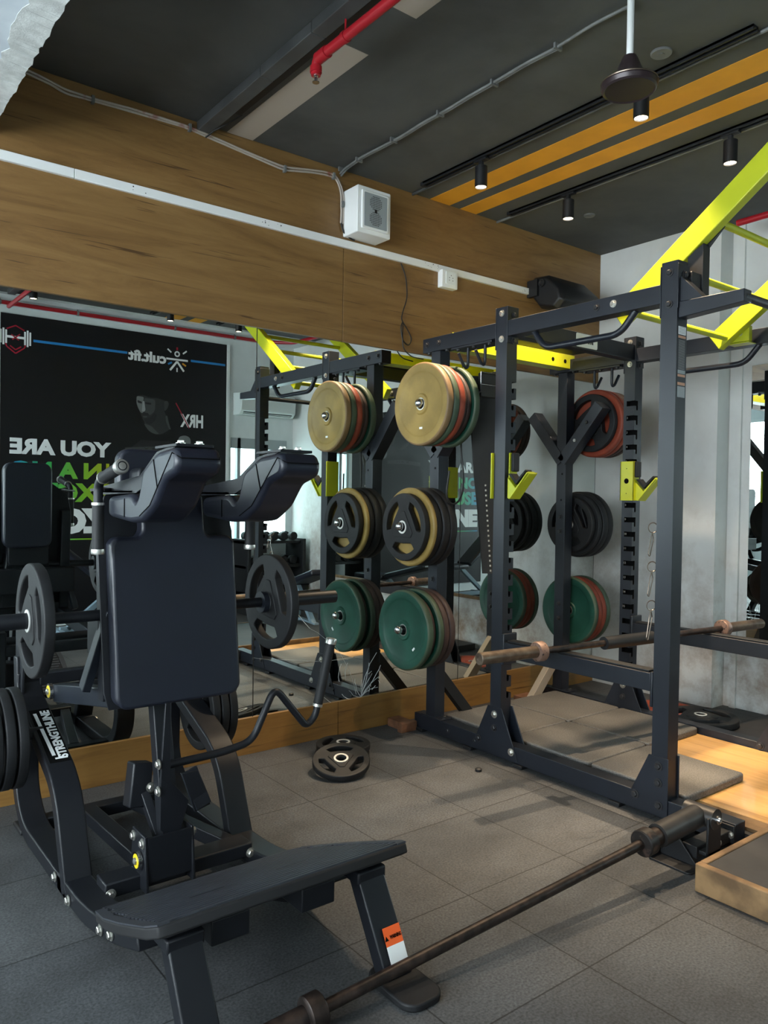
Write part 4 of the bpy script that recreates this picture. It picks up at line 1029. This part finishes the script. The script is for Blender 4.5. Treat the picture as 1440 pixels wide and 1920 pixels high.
# spotter arms
def spotter(x, label):
    t = thing('spotter_arm', label, 'spotter arm', (x + W / 2, 2.3, .5), 'spotter arms across the rack')
    MB().box((x, 1.885, .540), (x + W, 2.735, .618)).build('arm', 'steel_black', t, .003)
    bx('rubber_strip', (x + .010, 1.90, .618), (x + W - .010, 2.72, .628), 'rubber_black', t, .003)
    MB().box((x - .004, 2.730, .50), (x + W + .02, 2.747, .66)).build('end_bracket', 'steel_black', t, .004)
    MB().box((x - .004, 1.873, .475), (x + W + .02, 1.886, .625)).build('end_bracket', 'steel_black', t, .004)
spotter(X1, 'black spotter arm across the left side of the rack, under the bar')
spotter(X2, 'black spotter arm across the right side of the rack, before the white wall')

# barbells
def barbell(p, q, L_in, name, label, m_shaft, m_slv, m_col, ext=.415, sleeve_caps=True):
    p = Vector(p); q = Vector(q); d = (q - p).normalized(); mid = (p + q) / 2
    t = thing(name, label, 'barbell', tuple(p))
    MB().cyl(p, q, .016, 20).build('shaft', m_shaft, t)
    for a, s in ((p, -1), (q, 1)):
        MB().lathe(a - d * s * .012, d * s, [(0, .018), (.002, .044), (.006, .047), (.040, .047), (.046, .043), (.048, .030)], 32).build('collar', m_col, t)
        MB().lathe(a + d * s * .02, d * s, [(0, .028), (ext, .028), (ext + .003, .025), (ext + .003, .012), (ext, .010)], 28).build('sleeve', m_slv, t)
    return t, p, q, d
bt, p, q, d = barbell((2.800, 2.384, .643), (4.165, 2.245, .643), 1.31, 'barbell', 'worn brown barbell resting across the spotter arms of the rack', 'rust_steel', 'rust_sleeve', 'collar_tan', ext=.350)
fm = MB(); a = p + d * .42; pr = []
b_ = MB(); b_.tube([a + d * (.30 * k / 8) for k in range(9)], .030, 20)
tag(MB().lathe(a, d, [(0, .0155), (0, .032), (.36, .032), (.36, .0155)], 28, cap=False).build('bar_pad', 'rubber_black'), 'black foam bar pad wrapped around the barbell on the rack', 'bar pad')
# landmine barbell lying toward the camera
A = Vector((1.074, 1.619, .048)); B = Vector((2.385, 1.556, .150)); d = (B - A).normalized()
t = thing('barbell', 'rusty brown barbell lying on the floor with one end in the landmine', 'barbell', tuple(A))
MB().cyl(A, B, .0165, 20).build('shaft', 'rust_steel', t)
MB().lathe(A + d * .012, -d, [(0, .018), (.002, .043), (.006, .0465), (.046, .0465), (.050, .042), (.052, .030)], 32).build('collar', 'rust_steel', t)
MB().lathe(A - d * .02, -d, [(0, .029), (.415, .029), (.418, .02)], 28).build('sleeve', 'rust_steel', t)
MB().lathe(B - d * .012, d, [(0, .018), (.002, .043), (.006, .0465), (.046, .0465), (.050, .042), (.052, .030)], 32).build('collar', 'collar_dark', t)
MB().lathe(B + d * .02, d, [(0, .031), (.30, .031)], 28).build('sleeve', 'rust_steel', t)
# landmine attachment
lm = thing('landmine_attachment', 'black landmine pivot bolted to the front of the rack base', 'landmine', (2.7, 1.56, 0))
C_ = B + d * .345
MB().lathe(B + d * .085, d, [(0, .0315), (0, .042), (.235, .042), (.235, .02)], 30).build('bar_holder', 'holder_grey', lm)
MB().cyl((C_.x, C_.y + .055, C_.z), (C_.x, C_.y - .065, C_.z), .038, 28).build('pivot_tube', 'holder_grey', lm)
MB().cyl((C_.x, C_.y - .064, C_.z), (C_.x, C_.y - .075, C_.z), .016, 20).lathe((C_.x, C_.y - .074, C_.z), (0, -1, 0), [(0, .011), (.008, .010), (.011, .004)], 16).build('pivot_bolt', 'chrome', lm)
MB().box((C_.x - .045, C_.y - .060, .045), (C_.x + .045, C_.y - .050, C_.z + .01)).box((C_.x - .045, C_.y + .045, .045), (C_.x + .045, C_.y + .055, C_.z + .01)).box((C_.x - .045, C_.y - .06, .045), (C_.x + .045, C_.y + .055, .06)).build('yoke', 'steel_dark', lm, .003)
MB().box((C_.x - .06, 1.515, .030), (X1, 1.575, .075)).build('support_arm', 'steel_dark', lm, .003)
MB().box((X1 - .01, 1.50, .025), (X1, 1.60, .095)).build('mounting_plate', 'steel_dark', lm, .003)
bolt(lm, (X1 - .012, 1.515, .06), (-1, 0, 0), 's', .9); bolt(lm, (C_.x + .09, 1.515, .053), (0, -1, 0), 's', .9)
MB().prism(rrect(2.585, 1.49, 2.665, 1.67, .02), fXY, 0, .008).prism([(1.655, .004), (1.655, .11), (1.60, .11), (1.50, .004)], fYZ, 2.655, 2.662).build('floor_foot', 'steel_dark', lm, .002)
MB().prism([(2.585, .004), (2.60, .10), (2.66, .11), (2.66, .004)], fXZ, 1.655, 1.66).build('floor_foot', 'steel_dark', lm, .001)

# lifting belt, cord, snap hooks, wood blocks
t = thing('lifting_belt', 'long black leather belt hanging by its buckle from the rack hooks', 'belt', (3.06, 3.03, 2.02))
path = [(3.03, 3.02, 2.02), (3.055, 3.03, 1.8), (3.10, 3.05, 1.5), (3.135, 3.06, 1.25), (3.155, 3.06, .93)]
vs = []; fs = []
for i, pth_ in enumerate(path):
    w_ = [.070, .082, .078, .066, .050][i]
    for dx, dy in ((-w_, -.004), (w_, -.004), (w_, .004), (-w_, .004)): vs.append((pth_[0] + dx * .8, pth_[1] + dy - dx * .55, pth_[2]))
for i in range(4):
    for k in range(4): fs.append((i * 4 + k, i * 4 + (k + 1) % 4, (i + 1) * 4 + (k + 1) % 4, (i + 1) * 4 + k))
fs += [(0, 1, 2, 3), (19, 18, 17, 16)]
MB().add(vs, fs).build('strap', 'leather_black', t)
MB().box((2.965, 2.975, 1.90), (3.085, 3.00, 2.03)).build('buckle_fold', 'leather_black', t, .006)
MB().tube([(2.955, 2.965, 2.03), (2.955, 2.965, 1.965), (3.09, 2.96, 1.965), (3.09, 2.96, 2.03), (2.955, 2.965, 2.03)], .004, 8).build('buckle', 'chrome', t)
sm = MB()
for k in range(18): sm.box((3.075 + .003 * k, 3.035, 1.42 - k * .028), (3.080 + .003 * k, 3.043, 1.43 - k * .028))
sm.build('stitching', 'stitch', t)
tag(MB().tube([(3.0, 3.15, 2.05), (2.99, 3.14, 1.8), (2.97, 3.13, 1.62), (2.985, 3.12, 1.50), (2.985, 3.12, 1.40), (2.96, 3.12, 1.34), (2.92, 3.12, 1.315), (2.87, 3.12, 1.33), (2.85, 3.11, 1.38), (2.86, 3.10, 1.5)], .0055, 8, .08, 8).build('cord_loop', 'leather_black'), 'thin dark cord hanging in a loop behind the left rack upright', 'cord')
for z, l, L_ in ((1.235, 'topmost of the wire snap hooks hanging behind the front upright', .095), (1.065, 'middle one of the wire snap hooks hanging behind the front upright', .10), (.895, 'lowest of the wire snap hooks hanging behind the front upright', .12)):
    t = thing('snap_hook', l, 'snap hook', (2.99, 1.93, z), 'wire snap hooks hanging behind the front upright')
    ring = [(3.000 + .022 * math.cos(a), 1.94 - .008 * math.cos(a), z + .022 * math.sin(a)) for a in [2 * PI * k / 20 for k in range(20)]]
    MB().tube(ring, .0022, 8, closed=True).build('ring', 'bronze', t)
    xx = 2.988
    MB().tube([(xx, 1.935, z - .02), (xx - .010, 1.935, z - .05), (xx - .028, 1.935, z - .02 - L_), (xx - .016, 1.935, z - .03 - L_), (xx + .012, 1.935, z - .05), (xx, 1.935, z - .018)], .0024, 8, .008).build('wire_clip', 'bronze', t)
tag(bx('wood_block', (2.80, 3.40, 0), (2.915, 3.44, .055), 'block_wood', bevel=.003), 'reddish wood block standing beside the rear end of the left base beam', 'wood block', 'wood blocks under the rack base')
tag(bx('wood_block', (2.83, 3.45, 0), (2.915, 3.57, .048), 'block_wood', bevel=.003), 'reddish wood block between the left base beam and the skirting board', 'wood block', 'wood blocks under the rack base')
tag(bx('wood_block', (3.84, 3.42, .0), (3.98, 3.50, .05), 'block_wood', bevel=.003), 'reddish wood block behind the light-coloured brace of the rack', 'wood block', 'wood blocks under the rack base')

# ------------------------------------------------------------------ lifting platform, mats, wooden box
t = thing('lifting_platform', 'low platform inside the rack with a bright wooden deck', 'platform', (3.5, 2.4, 0))
bx('platform_base', (3.0, 1.44, 0), (4.02, 3.40, .045), 'box_rubber', t)
bx('wooden_deck', (3.13, 1.45, .045), (4.02, 2.31, .062), 'wood_platform', t, .001)
bx('edge_trim', (3.03, 1.45, .045), (3.13, 1.75, .060), 'trim_wood', t, .001)
def mat_(x0, y0, x1, y1, label, z0=.062, dz=.038):
    o = MB().prism(rrect(x0 + .005, y0 + .005, x1 - .005, y1 - .005, .022), fXY, z0, z0 + dz).build('rubber_mat', 'mat_rubber', None, .009, 3)
    return tag(o, label, 'mat', 'square rubber mats on the platform')
mat_(3.03, 2.79, 3.525, 3.30, 'rubber mat against the left base beam, beside the slotted upright')
mat_(3.03, 2.28, 3.525, 2.79, 'rubber mat in the middle of the left row inside the rack', .0625)
mat_(3.03, 1.765, 3.525, 2.28, 'rubber mat nearest us inside the rack, overlapping the bright wooden deck')
mat_(3.525, 2.79, 4.02, 3.30, 'brightly lit rubber mat in the back right corner of the rack')
mat_(3.525, 2.28, 4.02, 2.79, 'rubber mat on the right in front of the bright wooden deck')
o = MB().box((4.11, .3, 0), (4.90, 2.27, .055)).build('rubber_floor_panel', 'box_rubber', None, .004); tag(o, 'dark raised rubber panel between the rack and the right-hand wall', 'floor panel')
t = thing('wooden_box', 'low wooden framed box platform topped with black rubber', 'box platform', (3.0, 1.0, 0))
MB().box((2.50, .35, 0), (2.53, 1.425, .098)).box((2.532, .35, 0), (4.0, .38, .098)).box((2.532, 1.40, 0), (4.0, 1.425, .098)).build('wooden_frame', 'trim_wood', t, .004)
bx('rubber_top', (2.531, .381, .002), (4.0, 1.399, .094), 'box_rubber', t, .002)

# ------------------------------------------------------------------ reverse hack squat machine
sq = thing('squat_machine', 'large black leverage squat machine with padded shoulder rests and ribbed foot plate', 'squat machine', (1.07, 2.4, 0))
XL0, XL1, XR0, XR1 = .729, .822, 1.326, 1.420
loop = round_path([(3.30, .70), (3.285, .545), (2.755, .340), (2.618, .03)], .11, 8)
base = round_path([(2.60, .045), (3.18, .045), (3.32, .16), (3.315, .40), (3.285, .64)], .14, 8)
nose = round_path([(2.70, .045), (2.42, .048), (2.18, .105), (1.96, .185)], .12, 6)
for xa, xb, side in ((XL0, XL1, -1), (XR0, XR1, 1)):
    f = MB().ribbon(loop, .05, xa, xb).build('side_frame', 'steel_gloss', sq, .006, 3)
    MB().ribbon(base, .055, xa + .002, xb - .002).build('rear_frame', 'steel_gloss', sq, .006, 3)
    MB().ribbon(nose, .058, xa + .002, xb - .002).build('front_frame', 'steel_gloss', sq, .006, 3)
    MB().box((xa + .01, 3.24, .0), (xb - .01, 3.36, .02)).build('rubber_foot', 'rubber_black', sq, .006)
    xo = xa if side < 0 else xb
    for yy, zz in ((2.73, .055), (2.575, .04), (2.26, .088), (2.17, .115)): bolt(sq, (xo, yy - .02, zz), (side, 0, 0), 's', 1.0)
    # top bracket
    MB().prism([(3.24, .50), (3.34, .50), (3.34, .80), (3.27, .80), (3.23, .68)], fYZ, xa + (.012 if side < 0 else -.006), xa + (.022 if side < 0 else .004)).build('top_bracket', 'steel_gloss', sq, .002)
    # storage horn for spare plates
    MB().cyl((xa + .04, 3.04 if side < 0 else 3.12, .455 if side < 0 else .43), (xa + .04 + side * (.28 if side < 0 else .17), 3.04 if side < 0 else 3.12, .455 if side < 0 else .43), .024, 20).build('storage_horn', 'steel_gloss', sq)
# text on the left side frame
ud = Vector((0, .530, .205)).normalized()
nl = Vector((0, -.205, .530)).normalized()
pl = Vector((XL1 - .010, 2.855, .3787)) + nl * .0256
lbl = MB().beam(pl + ud * -.008 + Vector((-.032, 0, 0)), pl + ud * .315 + Vector((-.032, 0, 0)), .072, .0008, tuple(nl)).build('maker_badge', 'hole_black', sq)
text_mesh('lettering', 'STRENGTHLINE', .05, 'letter_white', lbl, pl + ud * .012 + nl * .0006, tuple(ud), (-1, 0, 0), width=.290, height=.034, bold=.002)
MB().beam(pl + ud * .03 + nl * .001 + Vector((-.046, 0, 0)), pl + ud * .29 + nl * .001 + Vector((-.053, 0, 0)), .012, .0008, tuple(nl)).build('lettering', 'letter_white', lbl)
MB().beam(pl + ud * .012 + nl * .001 + Vector((-.004, 0, 0)), pl + ud * .012 + nl * .001 + Vector((-.046, 0, 0)), .008, .0008, tuple(nl)).build('lettering', 'letter_white', lbl)
# crossbars
MB().box((XL1 - .01, 2.455, .055), (XR0 + .01, 2.545, .105)).build('cross_bar', 'steel_gloss', sq, .005)
MB().box((XL1 - .01, 3.16, .03), (XR0 + .01, 3.22, .08)).build('cross_bar', 'steel_gloss', sq, .005)
MB().beam((1.0, 2.54, .07), (.98, 3.17, .06), .06, .05).beam((1.17, 3.17, .06), (1.30, 2.54, .07), .05, .05).build('base_tube', 'steel_gloss', sq, .004)
MB().box((XL1 - .01, 3.255, .58), (XR0 + .01, 3.305, .63)).build('cross_bar', 'steel_gloss', sq, .005)
for xx in (XL1 + .004, XR0 - .004): bolt(sq, (xx, 2.445, .075), (0, -1, 0), 's')
# pivot bracket
for xx in (.925, 1.085):
    MB().prism([(2.40, .06), (2.55, .06), (2.53, .24), (2.42, .24)], fYZ, xx, xx + .010).build('pivot_bracket', 'steel_gloss', sq, .003)
    for yy in (2.435, 2.515): bolt(sq, (xx if xx < 1 else xx + .010, yy, .215), (-1 if xx < 1 else 1, 0, 0), 's')
MB().cyl((.936, 2.47, .155), (1.085, 2.47, .155), .045, 28).box((.936, 2.415, .09), (1.085, 2.425, .235)).build('pivot_housing', 'steel_gloss', sq)
def bearing(x, y, z, sd=-1):
    b = MB().lathe((x, y, z), (sd, 0, 0), [(0, .030), (.012, .030), (.012, .024)], 28).build('bearing_cap', 'chrome', sq); b['label'] = 'chrome and yellow bearing cap'
    MB().lathe((x + sd * .0121, y, z), (sd, 0, 0), [(0, .023), (.001, .023), (.001, .013)], 28).build('ring', 'yellow_bearing', b)
    MB().lathe((x + sd * .0125, y, z), (sd, 0, 0), [(0, .012), (.006, .011), (.009, .004)], 16).build('pin', 'bolt_silver', b)
bearing(.922, 2.455, .155)
# centre post, counter stop and gusset
MB().beam((1.03, 2.47, .17), (1.035, 2.60, .70), .062, .05, (0, 1, 0)).build('centre_post', 'steel_gloss', sq, .004)
MB().prism([(.985, .24), (.985, .40), (1.0, .66), (1.02, .66), (1.02, .40), (1.085, .32), (1.05, .20)], fXZ, 2.440, 2.452).build('post_plate', 'steel_gloss', sq, .002)
for zz in (.37, .46): bolt(sq, (.982, 2.446, zz), (-1, 0, 0), 's')
MB().beam((1.075, 2.42, .43), (1.12, 2.40, .305), .055, .012, (0, -1, 0)).prism([(1.04, .43), (1.10, .43), (1.145, .305), (1.09, .29)], fXZ, 2.40, 2.412).build('stop_plate', 'steel_gloss', sq, .002)
MB().beam((.985, 2.62, .42), (.962, 2.60, .275), .072, .065, (0, 1, 0)).build('counter_stop', 'steel_gloss', sq, .006)
MB().beam((.985, 2.60, .33), (1.01, 2.50, .18), .03, .04, (0, 1, 0)).build('stop_arm', 'steel_gloss', sq, .003)
bolt(sq, (1.0, 2.562, .345), (0, -1, 0), 's')
# release lever on the right
lev = MB().tube([(1.03, 2.5, .432), (1.24, 2.5, .437), (1.355, 2.5, .455), (1.445, 2.5, .640), (1.585, 2.5, .470), (1.625, 2.5, .500), (1.692, 2.5, .775)], .0135, 16, .045, 8).build('release_lever', 'steel_gloss', sq)
gd = (Vector((1.692, 2.5, .775)) - Vector((1.625, 2.5, .500))).normalized()
ga = Vector((1.692, 2.5, .775))
MB().cyl(ga - gd * .235, ga, .0185, 22).build('grip', 'rubber_black', lev)
MB().lathe(ga - gd * .243, gd, [(0, .0195), (.010, .0195)], 24).lathe(ga, gd, [(0, .0215), (.016, .0225), (.022, .020), (.024, .012)], 28).build('grip_collar', 'bolt_silver', lev)['label'] = 'silver end caps of the grip'
# foot plate
fa = Vector((1.066, 2.28, .128)); fb = Vector((1.066, 1.715, .345))
fd = (fb - fa).normalized(); fn = Vector((0, -fd.z, fd.y)) if fd.y > 0 else Vector((0, fd.z, -fd.y))
fn = Vector((1, 0, 0)).cross(fd); fn = fn if fn.z > 0 else -fn
Lp = (fb - fa).length
def fp(u, v, w): return Vector((1.066 + u, 0, 0)) + Vector((0, fa.y, fa.z)) + fd * v + fn * w
outl = [(-.352, .04), (-.362, .10), (-.385, .22), (-.395, .38), (-.392, Lp - .05), (-.375, Lp - .008), (-.35, Lp), (.35, Lp), (.375, Lp - .008), (.392, Lp - .05), (.395, .38), (.385, .22), (.362, .10), (.352, .04), (.33, 0), (-.33, 0)]
ft = MB().prism(outl, fp, -.028, 0).build('foot_plate', 'groove_black', sq, .005, 3)
rb = MB()
NR = 20
for k in range(NR):
    pit = (Lp - .03) / NR; v = .015 + pit * (k + .5); w_ = .325 if v < .12 else (.345 if v < .3 else .358)
    rb.prism([(-w_, v - pit * .36), (w_, v - pit * .36), (w_, v + pit * .36), (-w_, v + pit * .36)], fp, 0, .004)
rim = [(-.352, .04), (-.362, .10), (-.385, .22), (-.395, .38), (-.392, Lp - .05), (-.375, Lp - .008)]
for sgn in (-1, 1):
    for (a0, b0), (a1, b1) in zip(rim, rim[1:]):
        q = [(sgn * -a0, b0), (sgn * -a1, b1), (sgn * (-a1 - .03), b1), (sgn * (-a0 - .025), b0)]
        rb.prism(q, fp, 0, .0042)
rb.build('anti_slip_rib', 'tread_rubber', ft, 0)['kind'] = 'stuff'
for xx in (.92, 1.19):
    MB().beam(Vector((xx, 2.20, .095)), Vector((xx, 1.90, .205)), .08, .05).box((xx - .055, 1.80, .195), (xx + .055, 1.95, .262)).build('plate_support', 'steel_gloss', sq, .004)
# front legs
for xc, sd in ((.782, -1), (1.352, 1)):
    MB().beam((xc, 1.652, .012), (xc, 1.825, .295), .092, .050, (0, 1, 0)).build('front_leg', 'steel_gloss', sq, .006, 3)
    MB().box((xc - .050, 1.765, .235), (xc + .050, 1.87, .272)).build('leg_bracket', 'steel_gloss', sq, .006)
    pts_ = rrect(xc - .066, 1.51, xc + .066, 1.72, .045, 6)
    MB().prism(pts_, fXY, 0, .022).build('foot_pad', 'rubber_black', sq, .006, 3)
wl_ = Vector((1.345, 1.62, .07)); wd = Vector((0, .158, .288)).normalized(); wn = Vector((0, -.288, .158)).normalized()
P0 = Vector((1.362, 1.652, .012)) + wn * .0256
ws = MB().beam(P0 + wd * .080, P0 + wd * .128, .060, .0008, tuple(wn)); wsb = ws.build('warning_label', 'orange_label', sq); wsb['label'] = 'orange warning sticker'
text_mesh('lettering', 'WARNING', .02, 'hole_black', wsb, P0 + wd * .096 + wn * .0008 + Vector((-.012, 0, 0)), (1, 0, 0), tuple(wd), width=.040, height=.010, bold=.0005)
q0 = P0 + wd * .094 + wn * .001 + Vector((-.024, 0, 0))
MB().add([q0 + Vector((-.007, 0, 0)), q0 + Vector((.007, 0, 0)), q0 + wd * .013], [(0, 1, 2)]).build('lettering', 'hole_black', wsb)
MB().beam(P0 + wd * .035, P0 + wd * .080, .060, .0008, tuple(wn)).build('warning_text_area', 'white_paint', wsb)
# back pad
def pf(u, v, w): return Vector((u, 2.452 + (v - .65) * .145 + w, v))
bp_ = [(.870, .652), (1.258, .652), (1.284, .678), (1.290, 1.185), (1.270, 1.206), (1.190, 1.206), (1.178, 1.225), (1.176, 1.40), (.955, 1.40), (.953, 1.225), (.940, 1.206), (.866, 1.206), (.845, 1.185), (.843, .678)]
MB().prism(roundpoly(bp_, .02), pf, 0, .060).build('back_pad', 'pad_vinyl', sq, .012, 4)
pb = [(.838, .645), (1.296, .645), (1.310, .70), (1.312, 1.22), (1.285, 1.34), (1.20, 1.40), (.93, 1.40), (.85, 1.34), (.822, 1.22), (.824, .70)]
MB().prism(pb, pf, .061, .069).build('pad_backing_plate', 'steel_gloss', sq, .002)
# shoulder pads
prof_top = [(2.50, 1.340), (2.30, 1.352), (2.26, 1.325), (2.235, 1.345), (2.20, 1.425), (2.10, 1.468), (1.975, 1.478)]
prof_bot = [(1.955, 1.440), (1.968, 1.408), (2.05, 1.385), (2.115, 1.315), (2.20, 1.270), (2.30, 1.262), (2.50, 1.276)]
for xc in (.893, 1.216):
    prof = roundpoly(prof_top + prof_bot, .02, 3)
    sp_ = MB().prism(prof, fYZ, xc - .068, xc + .068).build('shoulder_pad', 'pad_vinyl', sq, .022, 4)
    # seams
    for pl_ in ([(2.345, 1.262), (2.345, 1.351)], [(2.085, 1.352), (2.115, 1.463)]):
        a, b_ = pl_
        MB().tube([(xc - .0688, a[0], a[1] + .016), (xc - .0688, b_[0], b_[1] - .016)], .0016, 6).build('seam', 'hole_black', sp_)
    MB().tube([(xc - .069, 1.985, 1.462), (xc - .055, 1.953, 1.447), (xc + .055, 1.953, 1.447), (xc + .069, 1.985, 1.462)], .0016, 6).build('seam', 'hole_black', sp_)
    MB().tube([(xc - .0688, 1.985, 1.462), (xc - .0688, 2.05, 1.402), (xc - .0688, 2.14, 1.318), (xc - .0688, 2.22, 1.285)], .0014, 6).build('seam', 'hole_black', sp_)
    MB().prism([(2.62, 1.345), (2.62, 1.372), (2.27, 1.405), (2.14, 1.470), (1.99, 1.490), (1.99, 1.482), (2.13, 1.456), (2.24, 1.37), (2.30, 1.352)], fYZ, xc - .05, xc - .044).prism([(2.14, 1.478), (1.99, 1.480), (1.99, 1.488), (2.14, 1.486)], fYZ, xc - .055, xc + .055).build('pad_bracket', 'steel_gloss', sq, .001)
    for xx, yy in ((xc - .025, 2.03), (xc + .03, 2.03)): bolt(sq, (xx, yy, 1.490), (0, 0, 1), 's', .8)
    for yy, zz in ((2.42, 1.392), (2.55, 1.375)): bolt(sq, (xc - .02, yy, zz - .008), (0, 0, 1), 's', .8)
    MB().box((xc - .05, 2.33, 1.352), (xc + .05, 2.62, 1.360)).build('pad_bracket', 'steel_gloss', sq, .001)
# rear pad and head pad
MB().prism(rrect(.925, 1.05, 1.170, 1.508, .045, 6), fXZ, 2.69, 2.745).build('head_pad', 'pad_vinyl', sq, .012, 4)
MB().prism(rrect(.96, .95, 1.17, 1.44, .02, 3), fXZ, 2.60, 2.69).build('pad_column', 'steel_gloss', sq, .006)
MB().prism([(.93, .72), (1.20, .72), (1.17, 1.02), (.96, 1.02)], fXZ, 2.56, 2.66).build('pad_column', 'steel_gloss', sq, .006)
# hand grips beside the shoulder pads
for xc in (.795, 1.335):
    h_ = MB().tube([(xc, 2.50, 1.16), (xc, 2.50, 1.375), (xc, 2.47, 1.395), (xc, 2.28, 1.432)], .0145, 16, .03).build('hand_grip', 'steel_gloss', sq)
    MB().cyl((xc, 2.50, 1.172), (xc, 2.50, 1.315), .0185, 22).cyl((xc, 2.455, 1.398), (xc, 2.30, 1.428), .0185, 22).build('grip', 'rubber_black', h_)
    MB().lathe((xc, 2.50, 1.172), (0, 0, -1), [(0, .0205), (.010, .0215), (.016, .020), (.017, .010)], 26).lathe((xc, 2.50, 1.312), (0, 0, 1), [(0, .0205), (.008, .0205)], 24).lathe((xc, 2.305, 1.427), (0, -.19, .037), [(0, .0215), (.018, .0225), (.024, .020), (.026, .008)], 28).lathe((xc, 2.455, 1.398), (0, -.19, .037), [(0, .0205), (.008, .0205)], 24).build('grip_collar', 'bolt_silver', h_)['label'] = 'silver end caps of the grip'
    MB().beam((xc, 2.51, 1.36), (xc + (.1 if xc < 1 else -.1), 2.60, 1.37), .05, .008, (0, 0, 1)).build('grip_bracket', 'steel_gloss', sq)
# carriage frame
for xa, xb in ((.825, .872), (1.30, 1.26)): MB().beam((xa, 3.03, .60), (xb, 2.56, .675), .05, .065).build('carriage_arm', 'steel_black', sq, .004)
for xa, xb in ((.805, .858), (1.32, 1.27)): MB().beam((xa, 2.66, .69), (xb, 2.575, .965), .028, .05, (0, 1, 0)).build('carriage_strut', 'steel_black', sq, .003)
MB().beam((.84, 2.58, .70), (1.29, 2.58, .70), .05, .06).beam((.86, 2.59, .66), (.86, 2.63, 1.25), .05, .05, (0, 1, 0)).beam((1.27, 2.59, .66), (1.27, 2.63, 1.25), .05, .05, (0, 1, 0)).build('carriage_frame', 'steel_gloss', sq, .003)
MB().box((.83, 2.60, .80), (1.30, 2.72, .935)).build('carriage_frame', 'steel_gloss', sq, .006)
bearing(.800, 3.04, .605)
MB().cyl((.79, 3.04, .605), (1.34, 3.04, .605), .024, 20).build('pivot_shaft', 'steel_gloss', sq)
# loading bar
MB().cyl((.62, 2.60, .945), (1.50, 2.60, .945), .0185, 22).build('loading_bar', 'steel_gloss', sq)
MB().cyl((.31, 2.60, .945), (.66, 2.60, .945), .0255, 24).build('bar_sleeve', 'steel_gloss', sq)
MB().cyl((1.455, 2.60, .945), (1.775, 2.60, .945), .0255, 24).build('bar_sleeve', 'steel_gloss', sq)
for xx in (.655, 1.435): MB().lathe((xx, 2.60, .945), (1, 0, 0), [(0, .020), (0, .040), (.022, .040), (.022, .020)], 28).build('bar_collar', 'steel_black', sq)
g = 'grip plates loaded on the squat machine'
put('grip_m', (.632, 2.60, .945), 'grip plate on the left end of the squat machine loading bar', g, (.25, 0, 0))
put('grip_m', (1.482, 2.60, .945), 'grip plate on the right end of the squat machine loading bar', g, (.12, 0, 0))
for k, (x, l) in enumerate(((.668, 'inner grip plate'), (.626, 'middle grip plate'), (.584, 'outer grip plate'))):
    put('grip_m', (x, 3.04, .455), l + ' on the lower left storage horn of the squat machine', 'spare grip plates on the squat machine horns', (.5 * k, 0, 0))
for k, (x, l) in enumerate(((1.475, 'inner grip plate'), (1.515, 'middle grip plate'), (1.555, 'outer grip plate'))):
    put('grip_m', (x - .045, 3.12, .43), l + ' on the lower right storage horn of the squat machine', 'spare grip plates on the squat machine horns', (.5 * k, 0, 0))
for kd, o in PROTO.items():
    if kd not in USED:
        for ch in list(o.children): bpy.data.objects.remove(ch)
        bpy.data.objects.remove(o)
